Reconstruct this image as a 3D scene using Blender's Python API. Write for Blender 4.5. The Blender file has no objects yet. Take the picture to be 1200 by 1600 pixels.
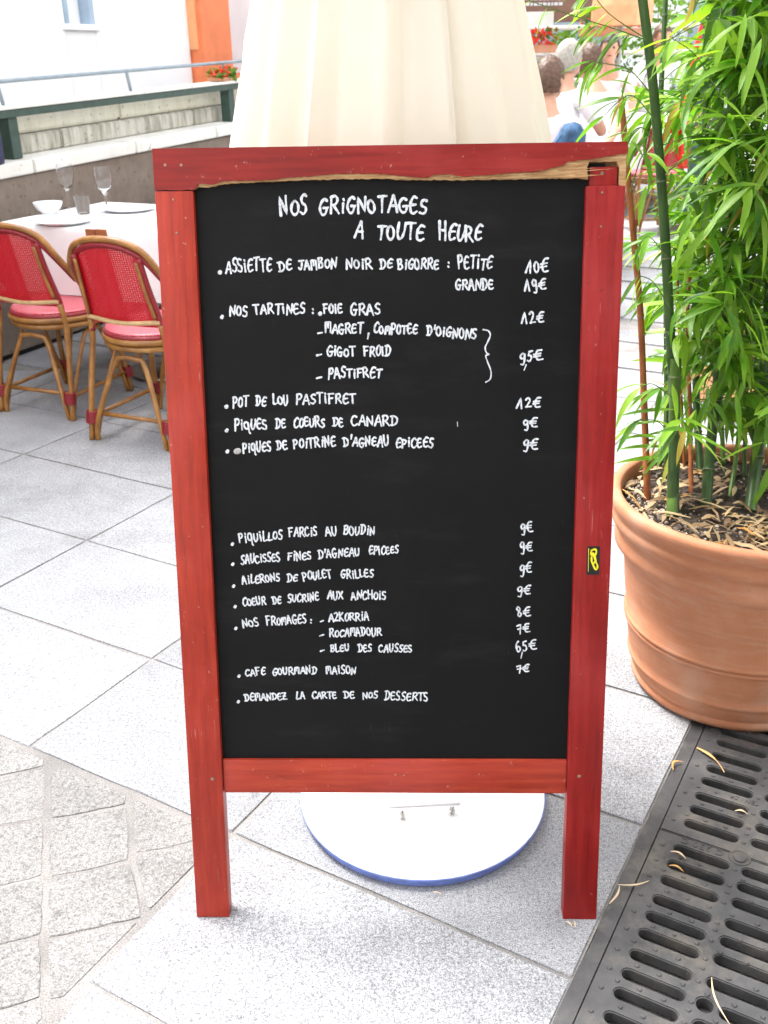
import bpy, bmesh, math, random
from mathutils import Vector, Matrix, Euler
R = math.radians
random.seed(7)
sc = bpy.context.scene
C = bpy.context.collection

# ------------------------------------------------------------------ camera
H = 1.425
cam = bpy.data.cameras.new('camera'); cob = bpy.data.objects.new('camera', cam); C.objects.link(cob)
cam.sensor_fit = 'VERTICAL'; cam.sensor_height = 36; cam.lens = 1550/1600*36
cam.clip_start = 0.02; cam.clip_end = 300
P, RO = R(24.5), R(1.0)
FW = Vector((0, math.cos(P), -math.sin(P))); RT0 = Vector((1, 0, 0)); DN0 = Vector((0, -math.sin(P), -math.cos(P)))
RT = RT0*math.cos(RO) + DN0*math.sin(RO); DN = DN0*math.cos(RO) - RT0*math.sin(RO)
m = Matrix((RT, -DN, -FW)).transposed().to_4x4(); m.translation = (0, 0, H)
cob.matrix_world = m
cam.dof.use_dof = True; cam.dof.focus_distance = 1.65; cam.dof.aperture_fstop = 11
sc.camera = cob

# ------------------------------------------------------------------ light
w = bpy.data.worlds.new('World'); sc.world = w; w.use_nodes = True
wn = w.node_tree; bg = wn.nodes['Background']
sky = wn.nodes.new('ShaderNodeTexSky'); sky.sky_type = 'NISHITA'; sky.sun_disc = False
SUN_EL, SUN_AZ = 58, -50          # azimuth measured from +Y, negative = left
sky.sun_elevation = R(SUN_EL); sky.sun_rotation = R(SUN_AZ); sky.air_density = 1.0; sky.dust_density = 3.0; sky.ozone_density = 1.0
hs = wn.nodes.new('ShaderNodeHueSaturation'); hs.inputs['Saturation'].default_value = .22       # thin bright overcast
wn.links.new(sky.outputs[0], hs.inputs['Color']); wn.links.new(hs.outputs[0], bg.inputs[0]); bg.inputs[1].default_value = 0.15
sl = bpy.data.lights.new('sun', 'SUN'); sl.energy = 1.7; sl.angle = R(22); sl.color = (1, .98, .95)
so = bpy.data.objects.new('sun', sl); C.objects.link(so)
sd = Vector((math.sin(R(SUN_AZ))*math.cos(R(SUN_EL)), math.cos(R(SUN_AZ))*math.cos(R(SUN_EL)), math.sin(R(SUN_EL))))
so.rotation_euler = sd.to_track_quat('Z', 'Y').to_euler(); so.location = (0, 0, 8)
sc.view_settings.view_transform = 'Standard'; sc.view_settings.look = 'None'
sc.view_settings.exposure = 2.3; sc.view_settings.gamma = 1; sc.view_settings.use_curve_mapping = False
sc.render.engine = 'CYCLES'

# ------------------------------------------------------------------ geometry of the place
def ray(x, y): return RT*((x-600)/1550) + DN*((y-800)/1550) + FW
def onz(x, y, z=0.0):
    d = ray(x, y); t = (z-H)/d.z; return Vector((0, 0, H)) + d*t
def ony(x, y, Y):
    d = ray(x, y); return Vector((0, 0, H)) + d*(Y/d.y)
U = Vector((math.cos(R(-30)), math.sin(R(-30)), 0)); V = Vector((-U.y, U.x, 0))
def uv(u, v, z=0.0): return U*u + V*v + Vector((0, 0, z))

# ------------------------------------------------------------------ helpers
def tag(o, label=None, cat=None, group=None, kind=None):
    if label: o['label'] = label
    if cat: o['category'] = cat
    if group: o['group'] = group
    if kind: o['kind'] = kind
    return o
def empty(name, loc=(0, 0, 0), rz=0.0):
    o = bpy.data.objects.new(name, None); C.objects.link(o); o.location = loc; o.rotation_euler = (0, 0, rz); o.empty_display_size = .05
    return o
def link(name, me, mat=None, parent=None, smooth=False):
    if mat is not None and not me.materials: me.materials.append(mat)
    o = bpy.data.objects.new(name, me); C.objects.link(o)
    if parent is not None: o.parent = parent
    return o
def fin(name, bm, mat, parent=None, smooth=False, angle=None):
    bmesh.ops.recalc_face_normals(bm, faces=bm.faces)
    me = bpy.data.meshes.new(name); bm.to_mesh(me); bm.free()
    if smooth:
        for p in me.polygons: p.use_smooth = True
        if angle is not None:
            try: me.set_sharp_from_angle(angle=R(angle))
            except Exception: pass
    return link(name, me, mat, parent)
def box(bm, a, b, M=None, bev=0.0):
    r = bmesh.ops.create_cube(bm, size=1.0)
    vs = r['verts']
    for v in vs:
        v.co = Vector(((a[0]+b[0])/2 + v.co.x*(b[0]-a[0]), (a[1]+b[1])/2 + v.co.y*(b[1]-a[1]), (a[2]+b[2])/2 + v.co.z*(b[2]-a[2])))
    if bev:
        es = {e for v in vs for e in v.link_edges}
        r = bmesh.ops.bevel(bm, geom=list(es), offset=bev, segments=2, affect='EDGES', profile=.6)
        vs = list({v for v in r['verts']} | {v for f in r['faces'] for v in f.verts} | {v for v in vs if v.is_valid})
    if M is not None:
        bmesh.ops.transform(bm, matrix=M, verts=vs)
    return vs
def tube(bm, pts, rad, n=8, caps=True, closed=False):
    pts = [Vector(p) for p in pts]
    N = len(pts)
    if not hasattr(rad, '__len__'): rad = [rad]*N
    rings = []
    up = None
    for i, p in enumerate(pts):
        if closed: t = pts[(i+1) % N] - pts[i-1]
        else: t = pts[min(i+1, N-1)] - pts[max(i-1, 0)]
        t.normalize()
        if up is None:
            up = t.orthogonal().normalized()
        up = (up - t*up.dot(t)).normalized()
        s = t.cross(up)
        rings.append([bm.verts.new(p + (up*math.cos(k*2*math.pi/n) + s*math.sin(k*2*math.pi/n))*rad[i]) for k in range(n)])
    for i in range(N if closed else N-1):
        a, b = rings[i], rings[(i+1) % N]
        off = 0
        if closed and i == N-1:
            best = min(range(n), key=lambda q: (a[0].co-b[q].co).length); off = best
        for k in range(n):
            bm.faces.new((a[k], a[(k+1) % n], b[(k+1+off) % n], b[(k+off) % n]))
    if caps and not closed:
        bm.faces.new(rings[0]); bm.faces.new(rings[-1])
def lathe(bm, prof, n=32, cx=0, cy=0, fn=None):
    rings = []
    for (r, z) in prof:
        if r < 1e-6: rings.append([bm.verts.new((cx, cy, z))]); continue
        ring = []
        for k in range(n):
            a = 2*math.pi*k/n
            q = r if fn is None else fn(r, z, a)
            ring.append(bm.verts.new((cx+q*math.cos(a), cy+q*math.sin(a), z)))
        rings.append(ring)
    for a, b in zip(rings, rings[1:]):
        if len(a) == 1 and len(b) == 1: continue
        for k in range(n):
            if len(a) == 1: bm.faces.new((a[0], b[(k+1) % n], b[k]))
            elif len(b) == 1: bm.faces.new((a[k], a[(k+1) % n], b[0]))
            else: bm.faces.new((a[k], a[(k+1) % n], b[(k+1) % n], b[k]))
def catmull(pts, sub=6, closed=False):
    pts = [Vector(p) for p in pts]; out = []; N = len(pts)
    rng = range(N if closed else N-1)
    for i in rng:
        if closed: p0, p1, p2, p3 = pts[i-1], pts[i], pts[(i+1) % N], pts[(i+2) % N]
        else: p0, p1, p2, p3 = pts[max(i-1, 0)], pts[i], pts[i+1], pts[min(i+2, N-1)]
        for k in range(sub):
            t = k/sub
            out.append(0.5*((2*p1)+(p2-p0)*t+(2*p0-5*p1+4*p2-p3)*t*t+(3*p1-p0-3*p2+p3)*t**3))
    if not closed: out.append(pts[-1].copy())
    return out
def prism(bm, poly, z0, z1, bev=0.0):
    """poly: list of 2-D points"""
    vs = [bm.verts.new((p[0], p[1], z0)) for p in poly]
    f = bm.faces.new(vs)
    r = bmesh.ops.extrude_face_region(bm, geom=[f])
    tv = [e for e in r['geom'] if isinstance(e, bmesh.types.BMVert)]
    for v in tv: v.co.z = z1
    tf = [e for e in r['geom'] if isinstance(e, bmesh.types.BMFace)]
    if bev:
        es = {e for f in tf for e in f.edges}
        bmesh.ops.bevel(bm, geom=list(es), offset=bev, segments=2, affect='EDGES')

# ------------------------------------------------------------------ materials
def srgb(r, g, b):
    f = lambda c: (c/255)/12.92 if c/255 <= .04045 else ((c/255+.055)/1.055)**2.4
    return (f(r), f(g), f(b), 1)
class Mat:
    def __init__(s, name):
        s.m = bpy.data.materials.new(name); s.m.use_nodes = True; s.nt = s.m.node_tree; s.b = s.nt.nodes['Principled BSDF']
        s.out = [n for n in s.nt.nodes if n.type == 'OUTPUT_MATERIAL'][0]
    def n(s, t, **kw):
        nd = s.nt.nodes.new(t)
        for k, v in kw.items():
            if k in nd.inputs: nd.inputs[k].default_value = v
            else: setattr(nd, k, v)
        return nd
    def l(s, a, b): s.nt.links.new(a, b)
    def coord(s, kind='Object', scale=(1, 1, 1), rnd=True, rot=(0, 0, 0)):
        if kind == 'World': src = s.n('ShaderNodeNewGeometry').outputs['Position']
        else: src = s.n('ShaderNodeTexCoord').outputs[kind]
        mp = s.n('ShaderNodeMapping'); mp.inputs['Scale'].default_value = scale; mp.inputs['Rotation'].default_value = rot
        s.l(src, mp.inputs[0])
        if rnd:
            oi = s.n('ShaderNodeObjectInfo'); mu = s.n('ShaderNodeMath', operation='MULTIPLY'); mu.inputs[1].default_value = 37.0
            s.l(oi.outputs['Random'], mu.inputs[0]); s.l(mu.outputs[0], mp.inputs['Location'])
        return mp.outputs[0]
    def noise(s, co, scale, detail=4, rough=.55):
        nd = s.n('ShaderNodeTexNoise'); nd.inputs['Scale'].default_value = scale; nd.inputs['Detail'].default_value = detail; nd.inputs['Roughness'].default_value = rough
        s.l(co, nd.inputs['Vector']); return nd.outputs['Fac']
    def ramp(s, fac, stops, interp='LINEAR'):
        nd = s.n('ShaderNodeValToRGB'); cr = nd.color_ramp; cr.interpolation = interp
        while len(cr.elements) < len(stops): cr.elements.new(.5)
        for e, (p, c) in zip(cr.elements, stops):
            e.position = p; e.color = c if hasattr(c, '__len__') else (c, c, c, 1)
        s.l(fac, nd.inputs[0]); return nd.outputs[0]
    def mix(s, fac, a, b, mode='MIX'):
        nd = s.n('ShaderNodeMix', data_type='RGBA', blend_type=mode)
        for i, x in ((0, fac), (6, a), (7, b)):
            if hasattr(x, 'links'): s.l(x, nd.inputs[i])
            elif i == 0: nd.inputs[0].default_value = x
            else: nd.inputs[i].default_value = x
        return nd.outputs[2]
    def bump(s, h, dist=.001, strength=1.0, prev=None):
        nd = s.n('ShaderNodeBump'); nd.inputs['Distance'].default_value = dist; nd.inputs['Strength'].default_value = strength
        s.l(h, nd.inputs['Height'])
        if prev is not None: s.l(prev, nd.inputs['Normal'])
        return nd.outputs[0]
    def rnd(s, lo=.85, hi=1.1):
        oi = s.n('ShaderNodeObjectInfo'); mr = s.n('ShaderNodeMapRange'); mr.inputs[3].default_value = lo; mr.inputs[4].default_value = hi
        s.l(oi.outputs['Random'], mr.inputs[0]); return mr.outputs[0]
    def set(s, color=None, rough=None, normal=None, metal=None, **kw):
        def p(inp, x):
            if x is None: return
            if hasattr(x, 'links'): s.l(x, s.b.inputs[inp])
            else: s.b.inputs[inp].default_value = x
        p('Base Color', color); p('Roughness', rough); p('Normal', normal); p('Metallic', metal)
        for k, v in kw.items(): p(k.replace('_', ' '), v)
        return s.m
def plain(name, col, rough=.5, var=.12, scale=30, bump=.0006, metal=0.0, **kw):
    M = Mat(name); co = M.coord('Object'); n = M.noise(co, scale, 5)
    c2 = tuple(x*(1-var) for x in col[:3])+(1,); c1 = tuple(min(1, x*(1+var)) for x in col[:3])+(1,)
    c = M.ramp(n, [(.3, c2), (.7, c1)])
    return M.set(c, rough, M.bump(n, bump), metal, **kw)

def granite(name, lo, hi, blue=1.0, sc_=1.0, dirt=.5, gr=1.01):
    M = Mat(name); co = M.coord('World', rnd=False)
    g = M.noise(co, 420*sc_, 3, .7); g2 = M.noise(co, 140*sc_, 4, .65)
    big = M.noise(co, 3.2, 6, .6); mid = M.noise(co, 14, 5, .6)
    c = M.ramp(g, [(.36, (lo*.8, lo*.8*gr, lo*.8*blue, 1)), (.52, ((lo+hi)/2, (lo+hi)/2*gr, (lo+hi)/2*blue, 1)), (.66, (hi, hi*gr, hi*blue, 1))])
    c = M.mix(1.0, c, M.ramp(g2, [(.34, .62), (.5, 1.0), (.7, 1.12)]), 'MULTIPLY')
    c = M.mix(1.0, c, M.ramp(mid, [(.3, .9), (.6, 1.03)]), 'MULTIPLY')
    c = M.mix(dirt, c, M.ramp(big, [(.28, (.62, .62, .62, 1)), (.45, .95), (.7, 1.05)]), 'MULTIPLY')
    # scattered dark spots (old gum, drips)
    vo = M.n('ShaderNodeTexVoronoi'); vo.inputs['Scale'].default_value = 5.5; M.l(M.coord('World', rnd=False), vo.inputs['Vector'])
    ad = M.n('ShaderNodeMath', operation='ADD'); M.l(vo.outputs['Distance'], ad.inputs[0])
    mm = M.n('ShaderNodeMath', operation='MULTIPLY'); M.l(M.noise(co, 60, 2), mm.inputs[0]); mm.inputs[1].default_value = .09; M.l(mm.outputs[0], ad.inputs[1])
    sp = M.ramp(ad.outputs[0], [(.085, .68), (.12, 1.0)])
    c = M.mix(.8, c, sp, 'MULTIPLY')
    c = M.mix(.55, c, M.ramp(M.noise(co, 1.4, 8, .72), [(.36, .62), (.47, .95), (.6, 1.04)]), 'MULTIPLY')
    rr = M.n('ShaderNodeCombineColor'); r_ = M.rnd(.90, 1.06)
    for i in range(3): M.l(r_, rr.inputs[i])
    c = M.mix(1.0, c, rr.outputs[0], 'MULTIPLY')
    nb = M.bump(g, .0006, .7); nb = M.bump(g2, .0012, .6, nb)
    return M.set(c, M.ramp(mid, [(.3, .55), (.7, .8)]), nb, Specular_IOR_Level=.3)
m_gran = granite('granite', .16, .50, 1.06)
m_sett = granite('sett_stone', .16, .36, .93, .8, .7, .96)
# mortar
M = Mat('mortar'); co = M.coord('World', rnd=False); n1 = M.noise(co, 300, 4, .7); n2 = M.noise(co, 6, 4)
c = M.mix(1.0, M.ramp(n1, [(.35, (.16, .15, .145, 1)), (.65, (.36, .34, .325, 1))]), M.ramp(n2, [(.35, .75), (.65, 1.1)]), 'MULTIPLY')
m_mort = M.set(c, .9, M.bump(n1, .002))
# painted red wood (three directions of grain)
def redwood(name, grain, base=(.27, .0105, .009)):
    M = Mat(name); co = M.coord('Object', scale=grain); co2 = M.coord('Object', rnd=True)
    g = M.noise(co, 26, 6, .62); b = M.noise(co2, 5, 4); sp = M.noise(co2, 90, 5, .7); st = M.noise(co, 70, 3, .5)
    k = lambda f: (base[0]*f, base[1]*f, base[2]*f, 1)
    c = M.ramp(g, [(.3, k(.72)), (.5, k(1.0)), (.7, (base[0]*1.18, base[1]*1.6, base[2]*1.3, 1))])
    c = M.mix(1.0, c, M.ramp(b, [(.3, .78), (.7, 1.15)]), 'MULTIPLY')
    # dull pinkish rubbed film and pale scratches
    c = M.mix(M.ramp(b, [(.5, 0.0), (.78, .30)]), c, (.34, .08, .085, 1))
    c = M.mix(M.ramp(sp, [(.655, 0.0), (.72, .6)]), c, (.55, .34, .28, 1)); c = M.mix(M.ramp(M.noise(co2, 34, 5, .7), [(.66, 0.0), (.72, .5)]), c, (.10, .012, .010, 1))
    mu = M.n('ShaderNodeMath', operation='MULTIPLY'); M.l(M.ramp(st, [(.66, 0.0), (.72, 1.0)]), mu.inputs[0]); M.l(M.ramp(M.noise(co2, 12, 2), [(.55, 0.0), (.65, .45)]), mu.inputs[1])
    c = M.mix(mu.outputs[0], c, (.55, .28, .25, 1))
    return M.set(c, M.ramp(g, [(.3, .34), (.7, .5)]), M.bump(g, .0005), Specular_IOR_Level=.3)
m_redv = redwood('red_wood_upright', (4, 4, .28))
m_redl = redwood('red_wood_lit_left_upright', (4, 4, .28), (.35, .026, .012))  # lighter orange base paints the light on the left post into the colour
m_redh = redwood('red_wood_across', (.28, 4, 4), (.25, .0125, .010))
m_redrail = redwood('red_wood_lower_rail', (.28, 4, 4), (.36, .034, .015))
def rawwood(name):
    M = Mat(name); co = M.coord('Object', scale=(.5, 3, 5)); g = M.noise(co, 40, 6, .65); b = M.noise(M.coord('Object'), 8, 3)
    c = M.ramp(g, [(.28, (.26, .12, .045, 1)), (.5, (.52, .30, .13, 1)), (.72, (.72, .50, .27, 1))])
    c = M.mix(1.0, c, M.ramp(b, [(.3, .75), (.7, 1.1)]), 'MULTIPLY')
    return M.set(c, .75, M.bump(g, .003))
m_raw = rawwood('bare_split_wood')
# blackboard
M = Mat('blackboard'); co = M.coord('Object', rnd=False); n1 = M.noise(co, 3, 5); n2 = M.noise(co, 900, 2, .6); n3 = M.noise(M.coord('Object', scale=(1, 1, .25), rnd=False), 9, 4)
c = M.ramp(n1, [(.3, (.0035, .0034, .0038, 1)), (.7, (.0058, .0056, .0062, 1))])
c = M.mix(M.ramp(n3, [(.5, 0.0), (.8, .3)]), c, (.0105, .0102, .011, 1))
c = M.mix(M.ramp(n2, [(.72, 0.0), (.8, .35)]), c, (.05, .05, .05, 1))
wp = M.noise(M.coord('Object', scale=(.6, 1, 2.6), rnd=False, rot=(0, R(14), 0)), 6, 7, .68); c = M.mix(M.ramp(wp, [(.52, 0.0), (.75, .45)]), c, (.022, .022, .024, 1))
scr = M.noise(M.coord('Object', scale=(14, 1, .9), rnd=False, rot=(0, R(24), 0)), 22, 2, .5); c = M.mix(M.ramp(scr, [(.76, 0.0), (.80, .35)]), c, (.06, .06, .065, 1))
m_black = M.set(c, .62, M.bump(n2, .0002), Specular_IOR_Level=.17)
m_chalk = plain('white_marker_paint', (.62, .64, .68, 1), .55, .35, 260, .0002)
m_steel = plain('dull_steel', (.42, .41, .39, 1), .35, .2, 60, .0004, 1.0)
m_brass = plain('old_screw', (.30, .24, .18, 1), .5, .3, 300, .0003, .8)
m_scuff = plain('grey_gum_smear', (.40, .38, .37, 1), .6, .25, 300, .0006)
# fabric of the parasol
M = Mat('cream_canvas'); co = M.coord('Object', rnd=False); wv = M.noise(M.coord('Object', scale=(1, 1, 1), rnd=False), 700, 2); big = M.noise(co, 2.5, 5)
c = M.ramp(big, [(.3, (.76, .71, .62, 1)), (.7, (.83, .785, .70, 1))])
c = M.mix(M.ramp(M.noise(co, 9, 4), [(.58, 0.0), (.75, .25)]), c, (.80, .62, .52, 1))
M.set(c, .85, M.bump(wv, .0002), Specular_IOR_Level=.1)
tr = M.n('ShaderNodeBsdfTranslucent'); M.l(c, tr.inputs[0]); mx = M.n('ShaderNodeMixShader'); mx.inputs[0].default_value = .38
M.l(M.b.outputs[0], mx.inputs[1]); M.l(tr.outputs[0], mx.inputs[2]); M.l(mx.outputs[0], M.out.inputs[0]); m_canvas = M.m
# terracotta
M = Mat('terracotta'); co = M.coord('Object', rnd=False); n1 = M.noise(co, 5, 6, .6); n2 = M.noise(co, 200, 3); n3 = M.noise(M.coord('Object', scale=(1, 1, 6), rnd=False), 14, 4)
c = M.ramp(n1, [(.3, (.40, .155, .075, 1)), (.5, (.48, .205, .110, 1)), (.72, (.56, .29, .185, 1))])
c = M.mix(M.ramp(n3, [(.5, 0.0), (.8, .35)]), c, (.52, .38, .28, 1))
pat = M.noise(co, 2.2, 7, .7); c = M.mix(M.ramp(pat, [(.52, 0.0), (.66, .5)]), c, (.50, .36, .27, 1)); c = M.mix(M.ramp(M.noise(co, 60, 4, .7), [(.66, 0.0), (.74, .4)]), c, (.30, .12, .06, 1))
m_terra = M.set(c, .72, M.bump(n2, .0004), Specular_IOR_Level=.25)
# cast iron
M = Mat('cast_iron'); co = M.coord('World', rnd=False); n1 = M.noise(co, 9, 6, .65); n2 = M.noise(co, 350, 4, .65)
c = M.ramp(n1, [(.3, (.040, .039, .040, 1)), (.55, (.078, .077, .079, 1)), (.75, (.14, .13, .12, 1))])
c = M.mix(M.ramp(n2, [(.6, 0.0), (.75, .5)]), c, (.24, .225, .21, 1)); c = M.mix(M.ramp(M.noise(co, 5, 8, .75), [(.5, 0.0), (.64, .6)]), c, (.19, .165, .135, 1))
m_iron = M.set(c, M.ramp(n2, [(.3, .42), (.7, .75)]), M.bump(n2, .0008), .25)
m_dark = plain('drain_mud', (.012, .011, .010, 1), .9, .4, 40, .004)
# chair materials
M = Mat('rattan_cane'); co = M.coord('Object', scale=(1, 1, 1)); n1 = M.noise(co, 14, 5); n2 = M.noise(co, 120, 3)
c = M.ramp(n1, [(.3, (.18, .070, .013, 1)), (.55, (.30, .128, .026, 1)), (.75, (.43, .22, .06, 1))])
m_cane = M.set(c, .32, M.bump(n2, .0006), Specular_IOR_Level=.55)
m_split = plain('split_cane', (.50, .32, .15, 1), .4, .2, 60, .0006)
m_wrap = plain('red_binding', (.22, .007, .014, 1), .38, .35, 160, .0012)
m_weave = plain('red_woven_plastic', (.48, .004, .014, 1), .35, .2, 200, .0004)
M = Mat('red_weave_pink_glare'); co = M.coord('Object', rnd=False)
ch = M.n('ShaderNodeTexBrick'); ch.inputs['Scale'].default_value = 1.0; ch.inputs['Brick Width'].default_value = .014; ch.inputs['Row Height'].default_value = .008; ch.inputs['Mortar Size'].default_value = .0022
ch.inputs['Color1'].default_value = (.50, .010, .030, 1); ch.inputs['Color2'].default_value = (.56, .016, .040, 1); ch.inputs['Mortar'].default_value = (.62, .14, .18, 1)  # pink between the red strands paints light glare into the seat colour
M.l(co, ch.inputs['Vector']); m_seat = M.set(ch.outputs[0], .32, M.bump(ch.outputs['Fac'], .001), Specular_IOR_Level=.6)
m_cloth = plain('white_cotton', (.82, .82, .83, 1), .8, .03, 6, .001)
m_pink = plain('pink_stripe_cotton', (.78, .42, .48, 1), .8, .1, 60, .001)
m_china = plain('white_china', (.82, .83, .86, 1), .12, .02, 5, 0)
M = Mat('clear_glass'); m_glass = M.set((.96, .97, .98, 1), .02, None, 0.0, Transmission_Weight=1.0, IOR=1.3)
M = Mat('white_enamel'); co = M.coord('Object'); c = M.mix(M.ramp(M.noise(co, 5, 8, .72), [(.50, 0.0), (.68, .5)]), (.78, .78, .80, 1), (.50, .48, .45, 1))
c = M.mix(M.ramp(M.noise(co, 70, 5, .75), [(.66, 0.0), (.72, .6)]), c, (.30, .28, .26, 1)); m_whitepaint = M.set(c, .4, M.bump(M.noise(co, 90, 4), .0004))
m_bluepaint = plain('blue_enamel_edge', (.16, .22, .55, 1), .4, .25, 40, .0006)
# stones and plaster
def stone(name, a, b, stain=.5, scale=1.0, vert=True):
    M = Mat(name); co = M.coord('World', rnd=False); n1 = M.noise(co, 7*scale, 6, .65); n2 = M.noise(co, 120, 4, .7)
    s_ = M.noise(M.coord('World', scale=(1, 1, .12), rnd=False), 22, 5, .6)
    c = M.ramp(n1, [(.3, a), (.7, b)])
    if stain: c = M.mix(stain, c, M.ramp(s_, [(.35, (.42, .42, .34, 1)), (.6, 1.0)]), 'MULTIPLY')
    pit = M.ramp(M.noise(co, 34, 3), [(.30, .35), (.36, 1.0)])
    c = M.mix(.7, c, pit, 'MULTIPLY')
    return M.set(c, .9, M.bump(n2, .002))
m_wall = stone('brown_grey_concrete', (.16, .125, .10, 1), (.26, .21, .175, 1), .15)
m_cope = stone('pale_coping', (.66, .64, .60, 1), (.78, .77, .73, 1), .05, .5)
m_stain = stone('stained_concrete', (.46, .44, .39, 1), (.66, .64, .58, 1), .9, .6)
m_yell = stone('yellowish_stone', (.72, .68, .54, 1), (.82, .79, .68, 1), .2, .6)
m_plaster = plain('white_plaster', (.86, .86, .87, 1), .9, .03, 3, .002)
m_green = plain('dark_green_paint', (.030, .062, .050, 1), .4, .25, 20, .0005)
m_railgrey = plain('grey_painted_rail', (.22, .27, .31, 1), .4, .15, 20, .0004)
m_orange = plain('orange_shop_paint', (.80, .22, .085, 1), .5, .12, 6, .001)
m_orangelt = plain('pale_orange_paint', (.84, .38, .17, 1), .5, .1, 6, .001)
m_shutter = plain('blue_grey_shutter', (.34, .44, .55, 1), .5, .1, 6, .001)
m_pane = plain('window_glass', (.30, .36, .42, 1), .08, .1, 3, 0)
m_asphalt = stone('pale_far_paving', (.40, .40, .42, 1), (.52, .52, .54, 1), 0, .3)
# plants
def leafmat(name, a, b, c3, trans=.4):
    M = Mat(name); ge = M.n('ShaderNodeNewGeometry'); oi = M.n('ShaderNodeObjectInfo')
    ad = M.n('ShaderNodeMath', operation='ADD'); M.l(ge.outputs['Random Per Island'], ad.inputs[0]); M.l(oi.outputs['Random'], ad.inputs[1])
    fr = M.n('ShaderNodeMath', operation='FRACT'); M.l(ad.outputs[0], fr.inputs[0])
    c = M.ramp(fr.outputs[0], [(0, a), (.5, b), (.975, c3), (.985, (.50, .30, .09, 1))])
    c = M.mix(M.ramp(M.noise(M.coord('World', rnd=False), 25, 3), [(.35, .0), (.75, .35)]), c, (.30, .36, .05, 1))
    M.set(c, .42, None, Specular_IOR_Level=.4)
    tr = M.n('ShaderNodeBsdfTranslucent'); M.l(M.mix(1.0, c, (1.6, 1.7, .7, 1), 'MULTIPLY'), tr.inputs[0]); mx = M.n('ShaderNodeMixShader'); mx.inputs[0].default_value = trans
    M.l(M.b.outputs[0], mx.inputs[1]); M.l(tr.outputs[0], mx.inputs[2]); M.l(mx.outputs[0], M.out.inputs[0]); return M.m
m_leaf = leafmat('bamboo_leaf', (.022, .095, .008, 1), (.095, .27, .016, 1), (.27, .46, .045, 1))
m_shrub = leafmat('shrub_leaf', (.03, .10, .012, 1), (.06, .17, .02, 1), (.13, .26, .03, 1))
def culmmat(name, a, b):
    M = Mat(name); co = M.coord('World', scale=(1, 1, .15), rnd=False); n1 = M.noise(co, 60, 4); n2 = M.noise(M.coord('World', rnd=False), 8, 3)
    c = M.ramp(n1, [(.3, a), (.7, b)]); c = M.mix(1.0, c, M.ramp(n2, [(.3, .8), (.7, 1.15)]), 'MULTIPLY')
    return M.set(c, .38, M.bump(n1, .0004), Specular_IOR_Level=.45)
m_culm = culmmat('green_culm', (.045, .10, .014, 1), (.11, .20, .028, 1))
m_culmd = culmmat('dark_green_culm', (.022, .055, .014, 1), (.055, .115, .024, 1))
m_culmb = culmmat('orange_brown_culm', (.24, .060, .018, 1), (.46, .16, .045, 1))
m_node = plain('culm_ring', (.16, .17, .10, 1), .6, .3, 90, .0006)
m_soil = plain('potting_soil', (.035, .022, .015, 1), .95, .7, 60, .012)
m_peb = plain('pale_grit', (.42, .34, .28, 1), .8, .4, 40, .001)
M = Mat('dry_leaf'); ge = M.n('ShaderNodeNewGeometry')
c = M.ramp(ge.outputs['Random Per Island'], [(0, (.10, .05, .02, 1)), (.4, (.27, .165, .08, 1)), (.85, (.46, .33, .18, 1)), (1, (.50, .22, .04, 1))]); m_straw = M.set(c, .7)
m_sticker = plain('black_sticker', (.012, .012, .012, 1), .35, .2, 60, 0)
m_yellow = plain('yellow_print', (.80, .72, .02, 1), .4, .05, 60, 0)
m_skin = plain('skin', (.56, .30, .20, 1), .5, .1, 12, .0005, Subsurface_Weight=.1)
m_hairb = plain('brown_hair', (.10, .050, .028, 1), .5, .5, 60, .004)
m_hairw = plain('white_hair', (.36, .33, .29, 1), .6, .25, 60, .004)
m_hairk = plain('dark_hair', (.03, .022, .018, 1), .5, .4, 60, .004)
m_jean = plain('blue_denim', (.035, .095, .19, 1), .8, .5, 26, .004)
m_trous = plain('dark_trousers', (.05, .05, .06, 1), .8, .3, 60, .001)
m_shirtw = plain('white_shirt', (.80, .80, .83, 1), .8, .05, 10, .004)
m_shirtp = plain('pale_pink_shirt', (.78, .62, .64, 1), .8, .12, 10, .004)
m_redfab = plain('red_canvas', (.75, .035, .02, 1), .7, .2, 8, .002)
m_orfab = plain('orange_canvas', (.84, .36, .18, 1), .7, .15, 8, .002)
m_petal = plain('red_petal', (.80, .04, .02, 1), .6, .3, 60, 0)
m_brown = plain('brown_sign_paint', (.20, .10, .07, 1), .6, .15, 8, .0005)
m_leather = plain('brown_leather', (.28, .095, .035, 1), .5, .2, 30, .001)

# ================================================================== SETTING
bm = bmesh.new()
xs = [-40, -8, 8, 40]
def gz(y): return 0.0 if y < 4.8 else (y-4.8)*.03
rows = [-12, 0, 4.8, 8, 14, 60]
grid = [[bm.verts.new((x, y, gz(y)-.03)) for x in xs] for y in rows]
for j in range(len(rows)-1):
    for i in range(len(xs)-1): bm.faces.new((grid[j][i], grid[j][i+1], grid[j+1][i+1], grid[j+1][i]))
# the drain channel needs an opening: the sheet lies 3 cm down and the pit stands in it
ground = fin('ground', bm, m_mort); tag(ground, kind='structure')

pave = bpy.data.objects.new('pavement', bpy.data.meshes.new('pavement')); C.objects.link(pave); tag(pave, kind='structure')
bm = bmesh.new()
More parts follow.
